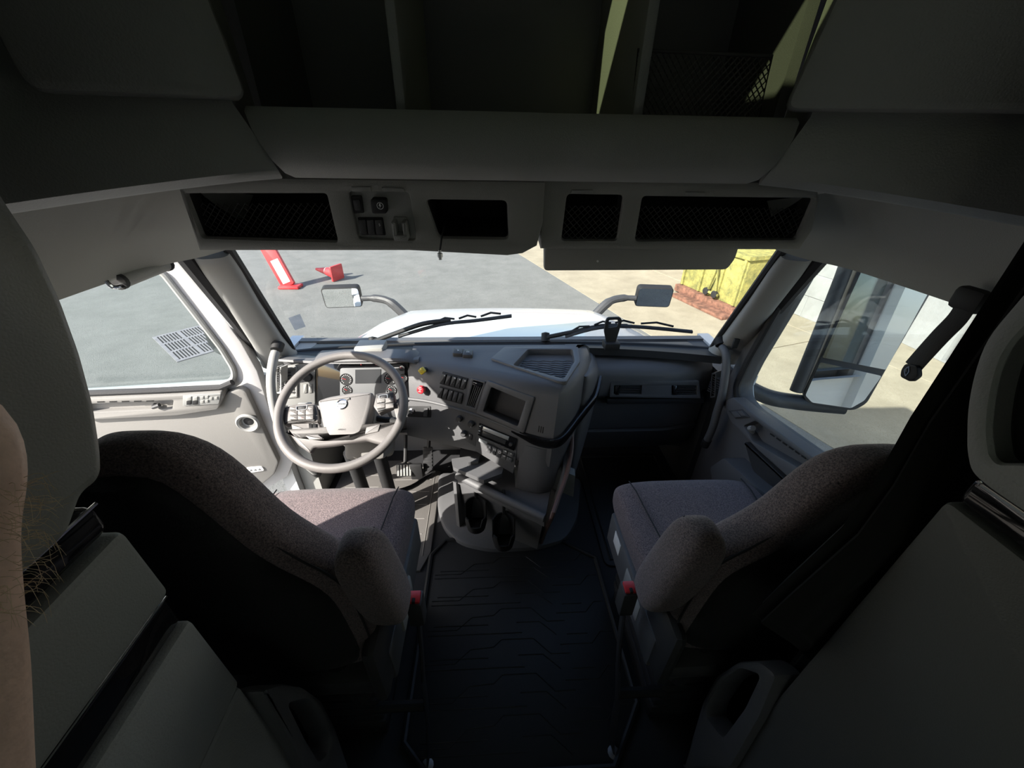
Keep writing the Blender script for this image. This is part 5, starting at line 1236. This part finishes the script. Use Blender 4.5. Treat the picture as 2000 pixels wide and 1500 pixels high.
grab(LC.off(.0), ((488, 1350), (530, 1336), (575, 1342), (612, 1368), (640, 1420), (668, 1500), (690, 1560), (600, 1560), (560, 1470)), ((545, 1375), (582, 1366), (604, 1385), (632, 1440), (628, 1470), (608, 1488), (578, 1440)), lc)
# right closet
RC = Pl((.5, 0, 0), (0, -1, 0), ZU)                         # a = -Y, faces -X
rc = thing('closet', (.78, -.3, 0), 'tall closet with shade-darkened panels, one gloss band and a framed recess', 'closet')
g = B(); g.box((.525, -1.0, 0), (1.05, .30, 2.1)); g.done('carcass', 'dark_plastic', rc, smooth=0)
zb1 = RC.px(1892, 920)[1]; zb2 = RC.px(1855, 977)[1]
def rpan(z0, z1_, m, nm, d=0., bev=.008, yf=fe):
    g = B(); g.prism(RC, rnd(rect(-yf, z0, 1.0, z1_), .012), -.03, d, bev); return g.done(nm, m, rc)
rpan(.34, zb2-.003, 'closet_shaded', 'front_panel')
rpan(.02, .336, 'closet_shaded', 'front_panel', -.004)
rpan(zb2, zb1-.004, 'black_gloss', 'gloss_band', -.008, .006, fe-.004)
o_ = [RC.px(x, y) for x, y in ((1935, 660), (1910, 730), (1897, 800), (1896, 880), (1905, 922))]
h_ = [RC.px(x, y) for x, y in ((1975, 680), (1950, 760), (1941, 840), (1948, 890), (1962, 905))]
o2 = [(o_[0][0]+.03, 1.75)]+o_+[(o_[-1][0]+.02, zb1), (1.0, zb1), (1.0, 1.75)]
h2 = [(h_[0][0]+.04, 1.68)]+h_+[(h_[-1][0]+.02, zb1+.05), (.9, zb1+.05), (.9, 1.68)]
g = B(); g.plate(RC, rnd(o2, .02), [rnd(h2, .03)], -.03, .01, deep=.03, bev=.008, bottom=False); g.done('recess_frame', 'cabinet_grey', rc)
lined_pocket(RC, rnd(h2, .03), .002, .025, rc, 'void_black', 'recess_back')
grab(RC.off(.0), ((1535, 1318), (1500, 1290), (1455, 1292), (1412, 1320), (1385, 1370), (1370, 1420), (1345, 1500), (1440, 1500), (1500, 1400)), ((1500, 1318), (1462, 1305), (1425, 1330), (1398, 1372), (1392, 1400), (1425, 1440), (1470, 1380)), rc)
# ------------------------------------------------------------------ curtain bunched before the right closet
ct = thing('privacy_curtain', (.56, .40, 0), 'black privacy curtain bunched up behind the passenger seat', 'curtain')
rings = []
for k in range(0, 22):
    z = .03+k*.078; ring = []
    sw_ = 1-.10*math.sin(max(0, min(1, z/1.6))*math.pi)
    for i in range(56):
        t = 2*math.pi*i/56; f = 1+.09*math.sin(9*t+.4*math.sin(z*3))+.05*math.sin(14*t+1.3+z)
        lo_ = max(0, min(1, (.88-z)/.13)); mid_ = max(0, min(1, (1.15-z)/.25))
        up_ = max(0, min(1, (z-1.17)/.09))
        ring.append(V((.552+.073*up_-.07*mid_*(1-lo_)+.058*lo_+(.092-.038*lo_)*sw_*f*math.cos(t), .360+.062*up_+.030*sw_*f*math.sin(t), z)))
    rings.append(ring)
g = B(); g.loft(rings); g.done('folded_cloth', 'curtain_black', ct, smooth=60)
# ------------------------------------------------------------------ passenger seat belt
sb = thing('seat_belt', at(1890, 600, X=.93), 'black seat belt with latch tongue hanging by the passenger window', 'seat belt')
P_ = [at(1892, 588, X=.92), at(1870, 622, X=.92), at(1838, 655, X=.915), at(1806, 690, X=.91), at(1783, 716, X=.905)]
g = B(); g.tube(spline(P_, 5), .020, 8, flat=(.003, XF)); g.done('webbing', 'black_rubber', sb)
c = at(1892, 590, X=.93); g = B(); g.rbox(c-V((.015, .03, .02)), c+V((.015, .03, .03)), .012); g.done('belt_guide', 'matte_black', sb)
TP2 = Pl(at(1776, 726, X=.9), (0, -1, 0), ZU)
o_ = rnd([TP2.px(x, y) for x, y in ((1772, 710), (1795, 714), (1797, 735), (1782, 746), (1762, 736), (1764, 722))], .006)
h_ = rnd([TP2.px(x, y) for x, y in ((1772, 722), (1781, 715), (1781, 726), (1774, 735))], .003)
g = B(); g.plate(TP2, o_, [h_], -.006, .006, deep=.012, bev=.002, bottom=False); g.done('latch_tongue', 'matte_black', sb)
g = B(); g.tube([TP2.P(*q, .006) for q in h_], .0018, 6, closed=True); g.done('tongue_eye', 'chrome', sb)

# ------------------------------------------------------------------ photographer's arm at the left edge
pr = bpy.data.meshes.new('arm')
bmv = []; bme = []; rad = []
def chain(pts, radii, root=None):
    first = len(bmv)
    for i, (p, r) in enumerate(zip(pts, radii)):
        bmv.append(V(p)); rad.append(r)
        k = len(bmv)-1
        if i == 0:
            if root is not None: bme.append((root, k))
        else: bme.append((k-1, k))
    return first
AX = -.42
def apx(x, y, X=AX): return at(x, y, X=X)
arm_pts = [apx(-100, 1900), apx(-105, 1650), apx(-98, 1480), apx(-92, 1340), apx(-86, 1220), apx(-80, 1120), apx(-78, 1030), apx(-76, 940), apx(-78, 850)]
arm_pts += [arm_pts[-1]+V((-.005, -.03, .02)), arm_pts[-1]+V((-.006, -.062, .030))]
chain(arm_pts, [.042, .039, .036, .034, .030, .027, .026, .031, .034, .033, .030])
palm = len(bmv)-1; pw = bmv[palm]
fd = (bmv[palm]-bmv[palm-1]).normalized(); sd = V((0, 0, 1)); sd = (sd-sd.dot(fd)*fd).normalized(); nd = fd.cross(sd)
for j, (off, ln) in enumerate(((.026, .068), (.009, .078), (-.009, .073), (-.025, .058))):
    b0_ = pw+sd*off*1.0+fd*.022
    pts = [b0_, b0_+fd*ln*.45-nd*.006, b0_+fd*ln*.72-nd*.03, b0_+fd*ln*.66-nd*.055]
    chain(pts, [.0105, .0095, .0088, .0075], palm)
tb = palm-1; b0_ = bmv[tb]+sd*.038
chain([b0_, b0_+sd*.016+fd*.03-nd*.015, b0_+sd*.006+fd*.055-nd*.03], [.014, .0105, .0085], tb)
arm_loc = bmv[0].copy()
pr.from_pydata([tuple(p-arm_loc) for p in bmv], bme, []); pr.update()
ao = bpy.data.objects.new('person', pr); COL.objects.link(ao); ao.location = arm_loc; WL[ao] = arm_loc
tag(ao, 'bare forearm and hand of a person beside the banded closet', 'person')
bpy.context.view_layer.update()
md = ao.modifiers.new('skin', 'SKIN'); md.use_smooth_shade = True
sv_ = pr.skin_vertices[0].data
for i, r in enumerate(rad): sv_[i].radius = (r, r)
sv_[0].use_root = True
md = ao.modifiers.new('subdivision', 'SUBSURF'); md.levels = 2; md.render_levels = 2
pr.materials.append(MAT['skin'])
g = B()
for k in range(170):
    t = random.random(); i = 4+int(t*3); f = random.random(); i = min(i, 6)
    c = arm_pts[i]*(1-f)+arm_pts[i+1]*f; r = .0275
    a = random.uniform(-1.1, 1.1); axd = (arm_pts[i+1]-arm_pts[i]).normalized()
    o1 = V((1, 0, 0)); o1 = (o1-o1.dot(axd)*axd).normalized(); o2_ = axd.cross(o1)
    o = (o1*math.cos(a)+o2_*math.sin(a)); p0 = c+o*r*.93
    l = random.uniform(.012, .028); cv = V((random.uniform(-1, 1), random.uniform(-1, 1), random.uniform(-1, 1)))*.006
    P_ = [p0, p0+o*l*.5+axd*l*.3*random.uniform(-1, 1)+cv*.4, p0+o*l*.75-axd*l*random.uniform(-.3, .8)+cv]
    g.tube(spline(P_, 3), [.0002, .0002, .0002, .00018, .00016, .00014, .0001], 3)
hr = g.done('arm_hair', 'hair_blond', ao, smooth=0); stuff(hr)

# ------------------------------------------------------------------ unseen bunk, added behind the aisle to bounce daylight forward
bk_ = thing('added_bunk', (0, -1.55, 0), 'unseen bunk with a pale mattress, added at the back of the sleeper to bounce light', 'bed')
g = B(); g.rbox((-1.04, -2.09, 0), (1.04, -1.08, .42), .02); g.done('bunk_base', 'sleeper_lining', bk_)
g = B(); g.rbox((-1.03, -2.08, .42), (1.03, -1.06, .60), .06, 3); g.done('mattress', 'bounce_cloth', bk_)
